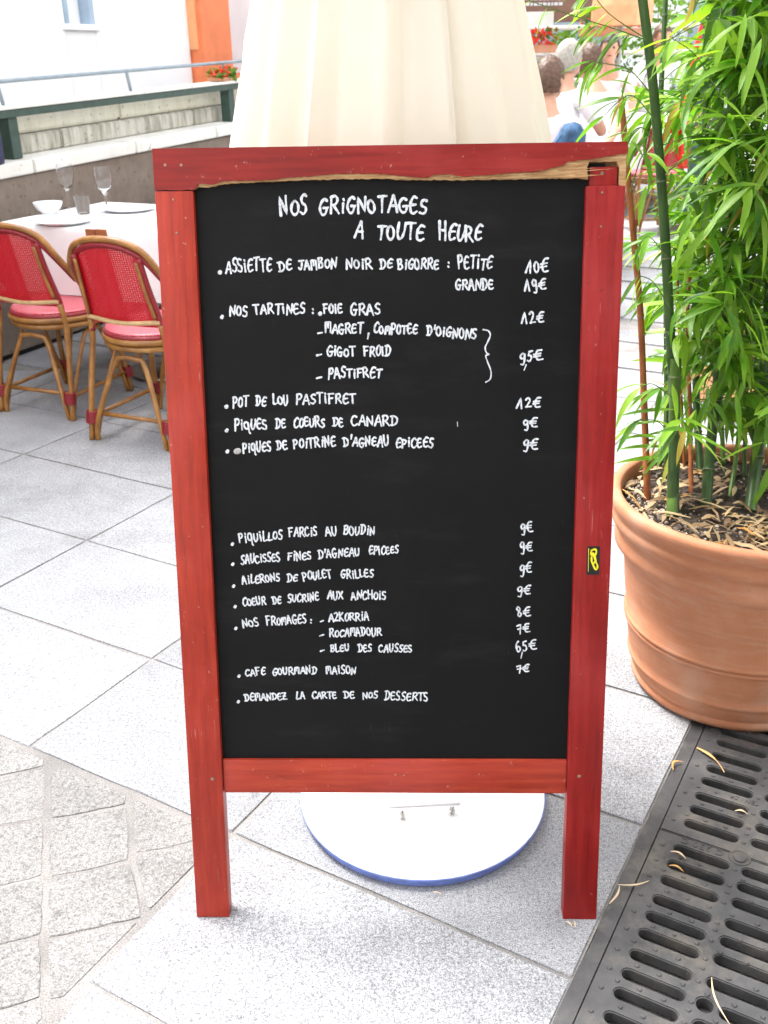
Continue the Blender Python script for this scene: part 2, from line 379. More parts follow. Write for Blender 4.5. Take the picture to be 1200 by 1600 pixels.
# mortar bed around the drain: two sheets either side of it
def bed(u0, u1, v0, v1, z=-.0035):
    nu = max(1, int((u1-u0)/.35)); nv = 40; gr = []
    for j in range(nv+1):
        row = []
        for i in range(nu+1):
            a = uv(u0+(u1-u0)*i/nu, v0+(v1-v0)*j/nv); row.append(bm.verts.new((a.x, a.y, z+gz(a.y))))
        gr.append(row)
    for j in range(nv):
        for i in range(nu): bm.faces.new((gr[j][i], gr[j][i+1], gr[j+1][i+1], gr[j+1][i]))
bed(-.335-7.0, -.335, -1.5, 11.0); bed(.048, 7.0, -1.5, 11.0); bed(-.335, .048, 3.3, 11.0)
bmesh.ops.recalc_face_normals(bm, faces=bm.faces); bm.to_mesh(pave.data); bm.free(); pave.data.materials.append(m_mort)

# one shared slab mesh per size
def slab(u0, u1, v0, v1):
    g = .0045
    bm = bmesh.new(); rr = random.Random(int(u0*1000)+int(v0*7777))
    j = lambda: rr.uniform(-.0012, .0012)
    poly = [(u0+g+j(), v0+g+j()), (u1-g+j(), v0+g+j()), (u1-g+j(), v1-g+j()), (u0+g+j(), v1-g+j())]
    # subdivide the outline so that the edges can wander as worn stone does
    out = []
    for i in range(4):
        a = Vector(poly[i]); b = Vector(poly[(i+1) % 4]); K = 7
        nrm = Vector((-(b-a).y, (b-a).x)).normalized()
        for k in range(K):
            p = a.lerp(b, k/K)
            if k: p = p + nrm*rr.uniform(-.0014, .0014)
            out.append((p.x, p.y))
    ctr = uv((u0+u1)/2, (v0+v1)/2)
    prism(bm, out, -.028, 0, .0016)
    dz = rr.uniform(-.0012, .0012)
    for v in bm.verts:
        p = uv(v.co.x, v.co.y, v.co.z); p.z += dz + gz(ctr.y); v.co = p
    return fin('paving_slab', bm, m_gran, pave)
vr = [.37, .79, 1.195, 1.612, 2.057, 2.52]
while vr[-1] < 9: vr.append(vr[-1]+.45)
def visible(u, v, m_=350):
    p = uv(u, v); d = p - Vector((0, 0, H)); z = d.dot(FW)
    if z < .2: return False
    x = 600+1550*d.dot(RT)/z; y = 800+1550*d.dot(DN)/z
    return -m_ < x < 1200+m_ and y < 1600+m_
nsl = 0
for i, (v0, v1) in enumerate(zip(vr, vr[1:])):
    if v0 < 1.19: us = [-1.06, -.335] if v0 > .7 else [-1.045, -.335]
    else:
        us = [-.335, -1.06, -1.645, -2.32, -3.13]; 
        while us[-1] > -7: us.append(us[-1]-.66)
        us = us[::-1]
    ur = [.048, .60 + (i % 2)*.1]
    while ur[-1] < 3.2: ur.append(ur[-1]+.66)
    for lst in (us, ur) if v0 < 3.2 else (us + ur[1:],):
        for a, b in zip(lst, lst[1:]):
            if nsl < 290 and visible((a+b)/2, (v0+v1)/2) and uv((a+b)/2, (v0+v1)/2).y < 7.5:
                slab(a, b, v0, v1); nsl += 1
# far paving beyond the built slabs
bm = bmesh.new()
steps = [7.2, 9, 12, 16, 24, 45]; prev = None
for y in steps:
    a = bm.verts.new((-30, y, gz(y)-.002)); b = bm.verts.new((30, y, gz(y)-.002))
    if prev: bm.faces.new((prev[0], prev[1], b, a))
    prev = (a, b)
tag(fin('far_pavement', bm, m_asphalt), kind='structure')

# small setts in the wedge left of the slabs (own skewed grid)
SR = Vector((.963, .27)); SD = Vector((.285, -.958))
det = SR.x*SD.y - SR.y*SD.x
def clip(poly, nx, ny, d):      # keep nx*x+ny*y<=d
    out = []
    for i in range(len(poly)):
        a, b = poly[i], poly[(i+1) % len(poly)]
        da = nx*a[0]+ny*a[1]-d; db = nx*b[0]+ny*b[1]-d
        if da <= 0: out.append(a)
        if da*db < 0:
            t = da/(da-db); out.append((a[0]+(b[0]-a[0])*t, a[1]+(b[1]-a[1])*t))
    return out
def area(p): return abs(sum(p[i][0]*p[(i+1) % len(p)][1]-p[(i+1) % len(p)][0]*p[i][1] for i in range(len(p))))/2
pcols = [-1.05, -.90, -.72, -.56, -.39, -.222, -.055, .085, .23, .4]
qrows = [-2.6, -2.44, -2.27, -2.10, -1.93, -1.76, -1.585, -1.437, -1.295, -1.15, -1.0, -.85, -.7]
rs = random.Random(3)
jit = {}
def sp(i, j, side):
    k = (i, j)
    if k not in jit: jit[k] = (rs.uniform(-.004, .004), rs.uniform(-.005, .005))
    return Vector((pcols[i]+jit[k][0]+ (.012 if j > 6 and i > 5 else 0)*(j-6)*.5, qrows[j]+jit[k][1]))
for i in range(len(pcols)-1):
    for j in range(len(qrows)-1):
        off = [0, .012, -.004, .008, .0, .010, -.006, .004, .01, 0][i]
        q = [sp(i, j, 0), sp(i+1, j, 0), sp(i+1, j+1, 0), sp(i, j+1, 0)]
        cx = sum((p for p in q), Vector((0, 0)))/4
        g1 = rs.uniform(.0045, .007); g2 = rs.uniform(.0025, .0042)
        r_ = []
        for p in q:
            dx = g1 if p.x < cx.x else -g1; dy = g2 if p.y < cx.y else -g2
            r_.append((p.x+dx, p.y+dy+off))
        # subdivide with wobble
        out = []
        for k in range(4):
            a = Vector(r_[k]); b = Vector(r_[(k+1) % 4]); n_ = Vector((-(b-a).y, (b-a).x)).normalized()
            for t in range(6):
                p = a.lerp(b, (t+.0)/6)
                if t == 0: 
                    ccc = Vector((cx.x, cx.y+off)); p = p + (ccc-p).normalized()*.003
                else: p = p + n_*rs.uniform(-.0018, .0018)
                w3 = SR*p.x + SD*p.y
                out.append((w3.x, w3.y))
        out = clip(out, V.x, V.y, 1.195-.012)
        if len(out) > 2: out = clip(out, U.x, U.y, -1.06-.012)
        if len(out) < 3 or area(out) < .0012: continue
        c0 = sum((Vector(p) for p in out), Vector((0, 0)))/len(out)
        if c0.length > 3.2: continue
        # drop near-duplicate points
        o2 = []
        for p in out:
            if not o2 or (Vector(p)-Vector(o2[-1])).length > .002: o2.append(p)
        if (Vector(o2[0])-Vector(o2[-1])).length < .002: o2.pop()
        bm = bmesh.new(); prism(bm, o2, -.028, rs.uniform(-.003, -.001), .002)
        fin('sett', bm, m_sett, pave, smooth=True, angle=50)

# ================================================================== DRAIN
dr = empty('drain_grate', (0, 0, 0), R(-30)); tag(dr, 'long cast iron drain grate with rows of slots, running under the terracotta pot', 'drain grate')
GU0, GU1 = -.305, .012
for (a, b) in ((-.334, GU0-.002), (GU1+.002, .047)):
    bm = bmesh.new(); n_ = 60; K = []
    rr = random.Random(5)
    for k in range(n_+1):
        v = .35 + 2.9*k/n_
        K.append((a + (rr.uniform(-.0025, .0015) if a < -.3 else 0), b, v))
    top = [(bm.verts.new((x0, v, -.0015)), bm.verts.new((x1, v, -.0015)), bm.verts.new((x0, v, -.2)), bm.verts.new((x1, v, -.2))) for x0, x1, v in K]
    for p, q in zip(top, top[1:]):
        bm.faces.new((p[0], p[1], q[1], q[0])); bm.faces.new((p[0], p[2], q[2], q[0])); bm.faces.new((p[1], p[3], q[3], q[1]))
    bm.faces.new((top[0][0], top[0][1], top[0][3], top[0][2])); bm.faces.new((top[-1][0], top[-1][1], top[-1][3], top[-1][2]))
    fin('frame_bar', bm, m_iron, dr)
def stadium(cx, cy, hl, hw, n=6):
    pts = []
    for k in range(n+1):
        a = -math.pi/2 + math.pi*k/n; pts.append((cx+hl-hw+hw*math.cos(a), cy+hw*math.sin(a)))
    for k in range(n+1):
        a = math.pi/2 + math.pi*k/n; pts.append((cx-hl+hw+hw*math.cos(a), cy+hw*math.sin(a)))
    return pts
def circle(cx, cy, r, n=16): return [(cx+r*math.cos(2*math.pi*k/n), cy+r*math.sin(2*math.pi*k/n)) for k in range(n)]
def plate(v1, rows_l, rows_r, holes, length=.747):
    """one cast plate; rows_l / rows_r are the v positions of its slots (rows_r may give a shortened slot as a pair)"""
    v0 = v1-length
    bm = bmesh.new()
    loops = [[(GU0, v0), (GU1, v0), (GU1, v1), (GU0, v1)]]
    for y in rows_l: loops.append(stadium(-.2135, y, .0535, .0115))
    for y in rows_r:
        if hasattr(y, '__len__'): loops.append(stadium((y[1]-.029)/2, y[0], (-.029-y[1])/2, .0115))
        else: loops.append(stadium(-.083, y, .054, .0115))
    for h in holes: loops.append(circle(*h))
    for lp in loops:
        vs = [bm.verts.new((p[0], p[1], 0)) for p in lp]
        for k in range(len(vs)): bm.edges.new((vs[k], vs[(k+1) % len(vs)]))
    bmesh.ops.triangle_fill(bm, use_beauty=True, use_dissolve=False, edges=bm.edges[:])
    r = bmesh.ops.extrude_face_region(bm, geom=bm.faces[:])
    for e in r['geom']:
        if isinstance(e, bmesh.types.BMVert): e.co.z = -.022
    bmesh.ops.recalc_face_normals(bm, faces=bm.faces)
    be = [e for e in bm.edges if abs(e.verts[0].co.z) < 1e-6 and abs(e.verts[1].co.z) < 1e-6 and any(abs(f.normal.z) < .5 for f in e.link_faces)]
    bmesh.ops.bevel(bm, geom=be, offset=.0022, segments=2, affect='EDGES')
    pl = fin('grate_plate', bm, m_iron, dr)
    bm = bmesh.new()
    ys = sorted(rows_l); mids = [(a+b)/2 for a, b in zip(ys, ys[1:])]
    for q, y in enumerate(mids):
        for x in (-.268, -.230, -.190, -.149, -.105, -.060, -.018):
            if q % 2: x += .020
            if x > .004: continue
            bmesh.ops.create_cone(bm, cap_ends=True, segments=8, radius1=.0050, radius2=.0034, depth=.0026, matrix=Matrix.Translation((x, y, .0012)))
    for y in ys:
        for x in (-.288, -.149, -.014):
            bmesh.ops.create_cone(bm, cap_ends=True, segments=8, radius1=.0050, radius2=.0034, depth=.0026, matrix=Matrix.Translation((x, y-.004, .0012)))
    s_ = fin('raised_studs', bm, m_iron, pl); s_['kind'] = 'stuff'
    return pl
rowsB = [1.584, 1.538, 1.491, 1.437, 1.392, 1.347, 1.295, 1.249, 1.205, 1.153, 1.108, 1.063, 1.010, .965, .920]
rowsBr = [1.585, 1.543, 1.498, 1.443, 1.399, 1.354, 1.300, (1.249, -.105), 1.207, 1.155, 1.110, 1.065, 1.012, .967, .922]
rowsA = [1.666, 1.713, 1.760, 1.814, 1.861, 1.910, 1.963, 2.01, 2.055, 2.10, 2.15, 2.2, 2.245, 2.29, 2.335]
pB = plate(1.6225, rowsB, rowsBr, [(-.128, 1.251, .0145)])
pA = plate(1.6245+.747, rowsA, [y+.007 for y in rowsA], [])
pC = plate(.8735, [y-.749 for y in rowsB], [y-.749 for y in rowsB], [])
pD = plate(2.3735+.747, [y+.749 for y in rowsA], [y+.749 for y in rowsA], [])
# bolt in the plate
bm = bmesh.new(); lathe(bm, [(0, .0035), (.011, .0035), (.0125, .002), (.0125, 0), (.0165, -.0005), (.019, .0022), (.0205, .0022), (.0215, 0)], 20, -.147, 1.628-.012)
fin('bolt', bm, m_iron, pB, smooth=True, angle=40)
def rtext(s, size, u, v, rot, parent, h=.0016, mat=m_iron, z=0.0):
    cu = bpy.data.curves.new('cast_lettering', 'FONT'); cu.body = s; cu.size = size; cu.extrude = h/2; cu.align_x = 'CENTER'; cu.space_character = 1.15
    o = bpy.data.objects.new('cast_lettering', cu); C.objects.link(o)
    me = bpy.data.meshes.new_from_object(o.evaluated_get(bpy.context.evaluated_depsgraph_get())); bpy.data.objects.remove(o)
    me.materials.clear()
    o = link('cast_lettering', me, mat, parent); o.location = (u, v, z+h/2); o.rotation_euler = (0, 0, rot)
    return o
bpy.context.view_layer.update()
rtext('C 250 C', .021, -.218, 1.618, math.pi, pB)
rtext('EN124', .017, -.176, 1.795, math.pi, pA)
# the pit below, and rubbish in it
bm = bmesh.new(); box(bm, (-.33, .3, -.24), (.044, 3.25, -.17)); fin('drain_bed', bm, m_dark, dr)
def dryleaf(bm, p, L, wd, ang, rr, lift=.004, curl=.3):
    n = 5; d = Vector((math.cos(ang), math.sin(ang), 0)); s = Vector((-d.y, d.x, 0)); prev = None
    tw = rr.uniform(-.8, .8); bend = rr.uniform(-curl, curl)
    for k in range(n+1):
        t = k/n; a = bend*(t-.5)*2
        c = Vector(p) + d*(L*(t-.5)) + s*(a*L*.25*(t-.5)) + Vector((0, 0, lift*(.3+math.sin(t*math.pi)*rr.uniform(.5, 1.4))))
        ww = wd*math.sin(math.pi*(.08+.88*t))*.5
        off = s*ww*math.cos(tw) + Vector((0, 0, ww*math.sin(tw)*.6))
        a1, b1 = bm.verts.new(c+off), bm.verts.new(c-off)
        if prev: bm.faces.new((prev[0], prev[1], b1, a1))
        prev = (a1, b1)
bm = bmesh.new(); rr = random.Random(21)
for k in range(150):
    dryleaf(bm, (rr.uniform(-.30, .01), rr.uniform(.5, 2.4), -.165+rr.uniform(0, .08)), rr.uniform(.03, .08), rr.uniform(.003, .012), rr.uniform(0, 6.3), rr, .01)
o = fin('drain_litter', bm, m_straw); o.location = (0, 0, 0); o.rotation_euler = (0, 0, R(-30)); tag(o, 'dry leaves and straw lying deep inside the drain below the slots', 'leaf litter', kind='stuff')
# separate dry leaves lying on the paving and grate, at the places the photo shows
def litter(pa, pb, wd, label, mat=m_straw, curve=0.0, z=.004, leaf=False):
    a, b = onz(*pa, z), onz(*pb, z); d = b-a; s = Vector((-d.y, d.x, 0)); bm = bmesh.new(); prev = None
    base = a.copy(); n = 8
    for k in range(n+1):
        t = k/n; c = d*t + s*curve*math.sin(t*math.pi) + Vector((0, 0, .004*math.sin(t*math.pi)))
        ww = wd/2*(math.sin(math.pi*(.12+.8*t)) if not leaf else max(.22, math.sin(math.pi*min(1, .12+t*1.4))))
        o_ = s.normalized()*ww
        q = [bm.verts.new(c+o_), bm.verts.new(c+Vector((0, 0, ww*.5))), bm.verts.new(c-o_)]
        if prev:
            bm.faces.new((prev[0], prev[1], q[1], q[0])); bm.faces.new((prev[1], prev[2], q[2], q[1]))
        prev = q
    o = fin('dry_leaf', bm, mat); o.location = base; tag(o, label, 'dry leaf', 'dry bamboo leaves lying on the ground')
m_leafor = plain('orange_dry_leaf', (.62, .34, .10, 1), .6, .25, 60, .0005)
m_leafst = plain('straw_dry_leaf', (.62, .47, .30, 1), .6, .2, 60, .0005)
litter((1089, 1168), (1132, 1207), .009, 'orange tipped dry leaf lying on the drain just below the terracotta pot', m_leafor, .08, leaf=True)
litter((1052, 1203), (1068, 1190), .006, 'small curled yellow leaf on the drain frame, below the pot', m_leafor, .3)
litter((965, 1382), (1014, 1376), .004, 'thin twisted dry stalk crossing the drain frame beside the sign right leg', m_leafst, -.15)
litter((952, 1412), (968, 1384), .004, 'short forked tip of the dry stalk beside the sign right leg', m_leafst, -.1)
litter((1048, 1330), (1072, 1342), .005, 'short dry leaf poking out of the second slot of the near plate', m_leafst, .1)
litter((1045, 1352), (1068, 1362), .005, 'orange dry leaf scrap at the end of the third slot of the near plate', m_leafor, .1)
litter((1148, 1267), (1168, 1272), .005, 'pale dry scrap beside the upper slots of the drain', m_leafst, .1)
litter((1112, 1527), (1140, 1600), .0035, 'long straw blade lying across the near slots of the drain', m_leafst, -.1)
litter((884, 1440), (894, 1448), .003, 'tiny straw sticking out from under the sign right leg', m_leafst, 0)
litter((899, 1449), (897, 1439), .003, 'tiny upright straw under the foot of the sign right leg', m_leafst, 0)
litter((676, 1394), (690, 1398), .003, 'tiny straw beside the front rim of the white parasol base', m_leafst, 0)

# ================================================================== MENU BOARD
BL = onz(307, 1433); BR = onz(932, 1437); bx = (BR-BL); BW = bx.length; bx.normalize()
LEAN = R(12.06); hor = Vector((-bx.y, bx.x, 0)); bt = hor*math.sin(LEAN) + Vector((0, 0, math.cos(LEAN))); bn = bx.cross(bt)  # bn points towards the viewer
if bn.y > 0: bn = -bn
BH = 1.3355
MB_ = Matrix((bx, -bn, bt)).transposed().to_4x4(); MB_.translation = BL      # local: x across, y away from viewer, z up along the board
sign = empty('menu_board'); sign.matrix_world = MB_
tag(sign, 'black menu board in a worn red wooden frame with a handwritten white menu', 'menu board')
MI = MB_.inverted()
def st(x, y, off=0.0):
    """photo point to board plane (x across, z up); off = distance of the plane behind the front"""
    d = ray(x, y); o = Vector((0, 0, H)); p0 = BL - bn*off
    t = (p0-o).dot(bn)/d.dot(bn); q = MI @ (o+d*t); return q.x, q.z
PW = .0605; TD = .030
z_top0 = st(240, 297)[1]                                # lower edge of the top rail
zb0 = st(600, 1242)[1]; zb1 = st(600, 1190)[1]
def boardpart(name, a, b, mat, bev=.0025, parent=sign):
    bm = bmesh.new(); box(bm, a, b, bev=bev); return fin(name, bm, mat, parent, smooth=True, angle=40)
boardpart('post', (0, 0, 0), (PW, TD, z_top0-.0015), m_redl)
boardpart('post', (BW-PW, 0, 0), (BW, TD, st(940, 290)[1]), m_redv)
xr = BW-PW
zt2 = st(940, 290)[1]
# tenon of the right post showing in the broken corner
tx0, tz1 = st(918, 261, .008); tx1 = st(965, 261, .008)[0]
boardpart('tenon', (tx0+.003, .006, zt2-.004), (tx1, .022, tz1), m_redv, .002)
boardpart('bottom_rail', (PW+.0008, .006, zb0), (xr-.0008, .026, zb1), m_redrail, .002)
# top rail: a bare wooden core with a painted front skin that has split away along its lower edge
edge = [(240, 297), (303, 297), (310, 287), (330, 288), (352, 283), (420, 281), (445, 278), (480, 276), (520, 272), (548, 271), (590, 271), (640, 276), (668, 278), (676, 273), (700, 272), (726, 276), (745, 274), (770, 273), (800, 270), (835, 268), (852, 266), (860, 262), (878, 259), (888, 252), (910, 250), (940, 246), (965, 241), (983, 239)]
core = [(303, 296.5), (309, 292), (325, 293), (350, 287), (420, 283.5), (480, 281), (540, 279.5), (600, 279), (640, 281), (668, 281), (730, 281), (790, 280), (850, 279), (905, 278), (919, 280), (917, 262), (921, 253), (964, 252), (968, 262), (967, 289), (981, 291)]
rr = random.Random(9)
def rail(name, pts, y0, y1, mat, jag, top=0.0):
    P2 = []
    for a, b in zip(pts, pts[1:]):
        K = max(1, int(abs(b[0]-a[0])/5))
        for k in range(K):
            t = k/K; q = st(a[0]+(b[0]-a[0])*t, a[1]+(b[1]-a[1])*t + (rr.uniform(-jag, jag) if k else 0), y0); P2.append(q)
    P2.append(st(*pts[-1], y0))
    P2[-1] = (BW, P2[-1][1]); 
    bm = bmesh.new()
    outl = [(max(0, p[0]), p[1]) for p in P2] + [(BW, BH-top), (0, BH-top)] if name == 'painted_skin' else P2 + [(BW, BH-top), (P2[0][0], BH-top)]
    vs = [bm.verts.new((p[0], y0, p[1])) for p in outl]
    f = bm.faces.new(vs); r = bmesh.ops.extrude_face_region(bm, geom=[f])
    for e in r['geom']:
        if isinstance(e, bmesh.types.BMVert): e.co.y = y1
    return bm
toprail = fin('top_rail', rail('core', core, .0035, TD-.002, m_raw, .8, .003), m_raw, sign)
bm = rail('painted_skin', edge, 0, .0034, m_redh, .7)
fin('painted_skin', bm, m_redh, toprail)
bm = bmesh.new(); box(bm, (.0, .0036, BH-.0028), (BW, TD, BH)); box(bm, (0, .0036, z_top0), (st(303, 296)[0]-.001, TD, BH-.003)); fin('painted_top', bm, m_redh, toprail)
bm = bmesh.new(); box(bm, (tx0-.02, .0225, zt2-.002), (BW-.002, TD-.0005, BH-.02)); fin('rail_back', bm, m_raw, toprail)
# loose splinters of the split
bm = bmesh.new()
for k in range(46):
    x = rr.uniform(700, 915); yb = 281 - max(0, (x-850))*.02; yt = 272 - max(0, x-850)*.3
    y = rr.uniform(min(yb, yt), yb-2); a = st(x, y, .003); L = rr.uniform(.012, .055); dz = rr.uniform(-.001, .0035)
    t_ = rr.uniform(.0007, .0016); yy = rr.uniform(.0002, .0025)
    v = [bm.verts.new(c) for c in ((a[0], yy+.002, a[1]-t_), (a[0]+L, yy, a[1]+dz), (a[0], yy+.002, a[1]+t_), (a[0], yy+.0045, a[1]))]
    bm.faces.new((v[0], v[1], v[2])); bm.faces.new((v[0], v[1], v[3])); bm.faces.new((v[2], v[1], v[3]))
o = fin('splinters', bm, m_raw, toprail); o['kind'] = 'stuff'
# panel
PY = .012
panel = boardpart('panel', (PW*.5, PY, zb1-.012), (BW-PW*.5, PY+.006, BH-.03), m_black, 0)
# screws and nail heads
for (x, y, r_) in ((258, 258, 3.2), (283, 258, 3.2), (271, 312, 2.6), (276, 364, 2.6), (332, 1217, 4.5), (905, 1213, 4.5), (941, 301, 2.8), (939, 354, 2.6), (618, 1213, 2.4), (631, 1214, 2.4), (942, 270, 4)):
    px, pz = st(x, y); bm = bmesh.new(); rad = r_*.00068
    lathe(bm, [(0, .0012), (rad*.55, .0012), (rad*.6, .0008), (rad*.95, .0006), (rad*1.1, -.001)], 12)
    dy = .006 if (y > 1205 and 500 < x < 700) or y == 270 else 0
    bmesh.ops.transform(bm, matrix=Matrix.Translation((px, dy, pz)) @ Matrix.Rotation(R(90), 4, 'X'), verts=bm.verts)
    fin('screw', bm, m_brass, sign, smooth=True, angle=40)
# gum smear next to the menu line
px, pz = st(371, 705, PY); bm = bmesh.new()
lathe(bm, [(0, .0012), (.004, .001), (.0058, .0003), (.0062, -.001)], 14, fn=lambda r, z, a: r*(1+.14*math.sin(2*a+1)))
bmesh.ops.transform(bm, matrix=Matrix.Translation((px, PY, pz)) @ Matrix.Rotation(R(90), 4, 'X'), verts=bm.verts)
fin('gum_spot', bm, m_scuff, panel, smooth=True)

# ---------------------------------------------------------------- handwriting
G = {}   # glyph: (relative width, [strokes]); stroke = ('l' straight | 'c' curved, points)
def g(ch, wd, *st_): G[ch] = (wd, st_)
g('A', .85, ('l', [(0, 0), (.42, 1), (.5, 1), (.95, -.02)]), ('l', [(.15, .36), (.82, .38)]))
g('B', .8, ('l', [(.08, .96), (.1, 0)]), ('c', [(.02, .93), (.6, .98), (.75, .78), (.45, .56), (.2, .5)]), ('c', [(.2, .5), (.7, .48), (.85, .2), (.5, 0), (.02, .03)]))
g('C', .8, ('c', [(.9, .86), (.6, 1), (.2, .78), (.05, .4), (.25, .04), (.6, 0), (.95, .16)]))
g('D', .85, ('l', [(.2, .92), (.22, .02)]), ('c', [(-.02, .95), (.5, .98), (.9, .72), (.85, .3), (.45, .02), (.02, 0)]))
g('E', .75, ('c', [(.9, .92), (.5, .98), (.15, .72), (.05, .4), (.2, .05), (.55, 0), (.92, .1)]), ('l', [(.1, .5), (.75, .52)]))
g('F', .75, ('l', [(.1, 0), (.12, .95)]), ('l', [(0, .95), (.9, .98)]), ('l', [(.12, .5), (.7, .54)]))
g('G', .85, ('c', [(.85, .88), (.55, 1), (.18, .75), (.05, .38), (.3, .02), (.7, .02), (.9, .4)]), ('l', [(.5, .42), (1.0, .44)]))
g('H', .85, ('l', [(.08, 1), (.1, -.02)]), ('l', [(.88, 1), (.86, -.05)]), ('l', [(.1, .5), (.86, .5)]))
g('I', .42, ('l', [(.5, .68), (.5, 0)]), ('d', [(.55, .98)]))
g('J', .7, ('l', [(0, .92), (.95, .96)]), ('c', [(.6, .95), (.62, .4), (.5, .02), (.2, -.05), (.02, .12)]))
g('K', .8, ('l', [(.1, 1), (.1, 0)]), ('l', [(.85, .95), (.15, .5), (.95, 0)]))
g('L', .65, ('c', [(.15, 1), (.1, .4), (.12, .04), (.4, .0), (.95, .08)]))
g('M', .95, ('l', [(.08, 0), (.1, .95), (.5, .96), (.9, .95), (.9, 0)]), ('l', [(.48, .95), (.5, .45)]))
g('N', .85, ('l', [(.08, -.05), (.1, .98), (.82, .04), (.9, 1)]))
g('O', .75, ('o', [(.5, .92), (.12, .7), (.08, .25), (.5, 0), (.9, .25), (.88, .7)]))
g('P', .75, ('l', [(.12, .98), (.1, -.08)]), ('c', [(.05, .92), (.55, 1), (.88, .76), (.6, .46), (.15, .42)]))
g('Q', .8, ('o', [(.5, .92), (.1, .7), (.12, .3), (.5, .12), (.85, .35), (.85, .75)]), ('l', [(.85, .8), (.82, -.3), (.98, -.38)]))
g('R', .85, ('l', [(.12, .96), (.1, 0)]), ('c', [(.05, .92), (.55, 1), (.82, .76), (.55, .5), (.15, .46)]), ('l', [(.4, .46), (.98, 0)]))
g('S', .7, ('c', [(.85, .92), (.5, 1), (.15, .8), (.3, .55), (.75, .4), (.8, .12), (.45, -.03), (.05, .06)]))
g('T', .8, ('l', [(0, .93), (1.0, .96)]), ('l', [(.5, .94), (.5, 0)]))
g('U', .8, ('c', [(.1, 1), (.08, .4), (.3, .02), (.65, .08), (.88, .5), (.9, 1)]))
g('V', .8, ('l', [(.02, 1), (.45, 0), (.95, 1)]))
g('X', .8, ('l', [(.05, .98), (.92, .0)]), ('l', [(.88, .98), (.05, .02)]))
g('Z', .8, ('l', [(.05, .95), (.85, .95), (.35, .5), (.05, .05), (.95, .04)]), ('l', [(.2, .5), (.7, .5)]))
g('z', .7, ('c', [(.05, .9), (.5, 1), (.8, .75), (.5, .4), (.08, .02)]), ('l', [(.08, .03), (.95, .05)]))
g("'", .25, ('l', [(.7, 1.12), (.5, .72)]))
g(',', .35, ('l', [(.5, .15), (.35, -.35)]))
g(':', .35, ('d', [(.5, .62)]), ('d', [(.45, .14)]))
g('.', .4, ('D', [(.5, .05)]))
g('-', .55, ('l', [(.02, .10), (.95, .18)]))
g('1', .6, ('l', [(-.35, .05), (.55, 1), (.58, -.02)]))
g('0', .6, ('o', [(.5, .85), (.15, .6), (.15, .2), (.5, 0), (.85, .25), (.85, .65)]))
g('2', .65, ('c', [(.1, .8), (.4, 1), (.75, .78), (.5, .4), (.05, .02)]), ('l', [(.05, .02), (.9, .04)]))
g('5', .55, ('l', [(.9, 1), (.3, .95), (.2, .6)]), ('c', [(.2, .6), (.6, .55), (.72, .25), (.35, 0), (.02, .08)]))
g('6', .6, ('c', [(.7, .98), (.25, .75), (.1, .3), (.35, .0), (.75, .12), (.8, .4), (.45, .48), (.15, .3)]))
g('7', .65, ('l', [(.05, .78), (.75, .95), (.6, -.15)]), ('l', [(.2, .40), (.9, .48)]))
g('8', .6, ('o', [(.5, .98), (.2, .78), (.5, .5), (.78, .22), (.45, 0), (.15, .2), (.45, .48), (.8, .76)]))
g('9', .62, ('o', [(.45, .95), (.08, .72), (.3, .4), (.75, .55), (.8, .85)]), ('c', [(.82, .85), (.8, .2), (.65, -.22), (.25, -.2)]))
g('e', .8, ('c', [(.95, 1.0), (.5, .98), (.25, .7), (.2, .35), (.4, .05), (.95, .06)]), ('l', [(-.02, .62), (.8, .66)]), ('l', [(-.05, .40), (.72, .43)]))
rw = random.Random(77); zoff = [0]
def ribbon(bm, pts, w_):
    pts = [Vector((p[0], p[1])) for p in pts]
    q = [pts[0]]
    for p in pts[1:]:
        if (p-q[-1]).length > 2e-4: q.append(p)
    zoff[0] += 1; y = -(.0006 + (zoff[0] % 12)*.00003)
    L = []; Rr = []
    n = len(q)
    if n == 1: q.append(q[0]+Vector((1e-4, 0))); n = 2
    for i in range(n):
        t = (q[min(i+1, n-1)]-q[max(i-1, 0)]).normalized(); nn = Vector((-t.y, t.x))
        ww = w_*(1.0+.16*math.sin(i*.9+zoff[0]*1.7)-.18*(i/max(1, n-1)))
        L.append(q[i]+nn*ww/2); Rr.append(q[i]-nn*ww/2)
    t0 = (q[0]-q[1]).normalized(); t1 = (q[-1]-q[-2]).normalized()
    cap = lambda c, t: [c + (Matrix.Rotation(a, 2) @ t)*w_*.5 for a in (-R(50), -R(17), R(17), R(50))]
    poly = [bm.verts.new((p.x, y, p.y)) for p in L]; polr = [bm.verts.new((p.x, y, p.y)) for p in Rr]
    for i in range(n-1): bm.faces.new((poly[i], poly[i+1], polr[i+1], polr[i]))
    c1 = [bm.verts.new((p.x, y, p.y)) for p in cap(q[-1], t1)]; bm.faces.new([poly[-1]] + c1[::-1] + [polr[-1]])
    c0 = [bm.verts.new((p.x, y, p.y)) for p in cap(q[0], t0)]; bm.faces.new([polr[0]] + c0[::-1] + [poly[0]])
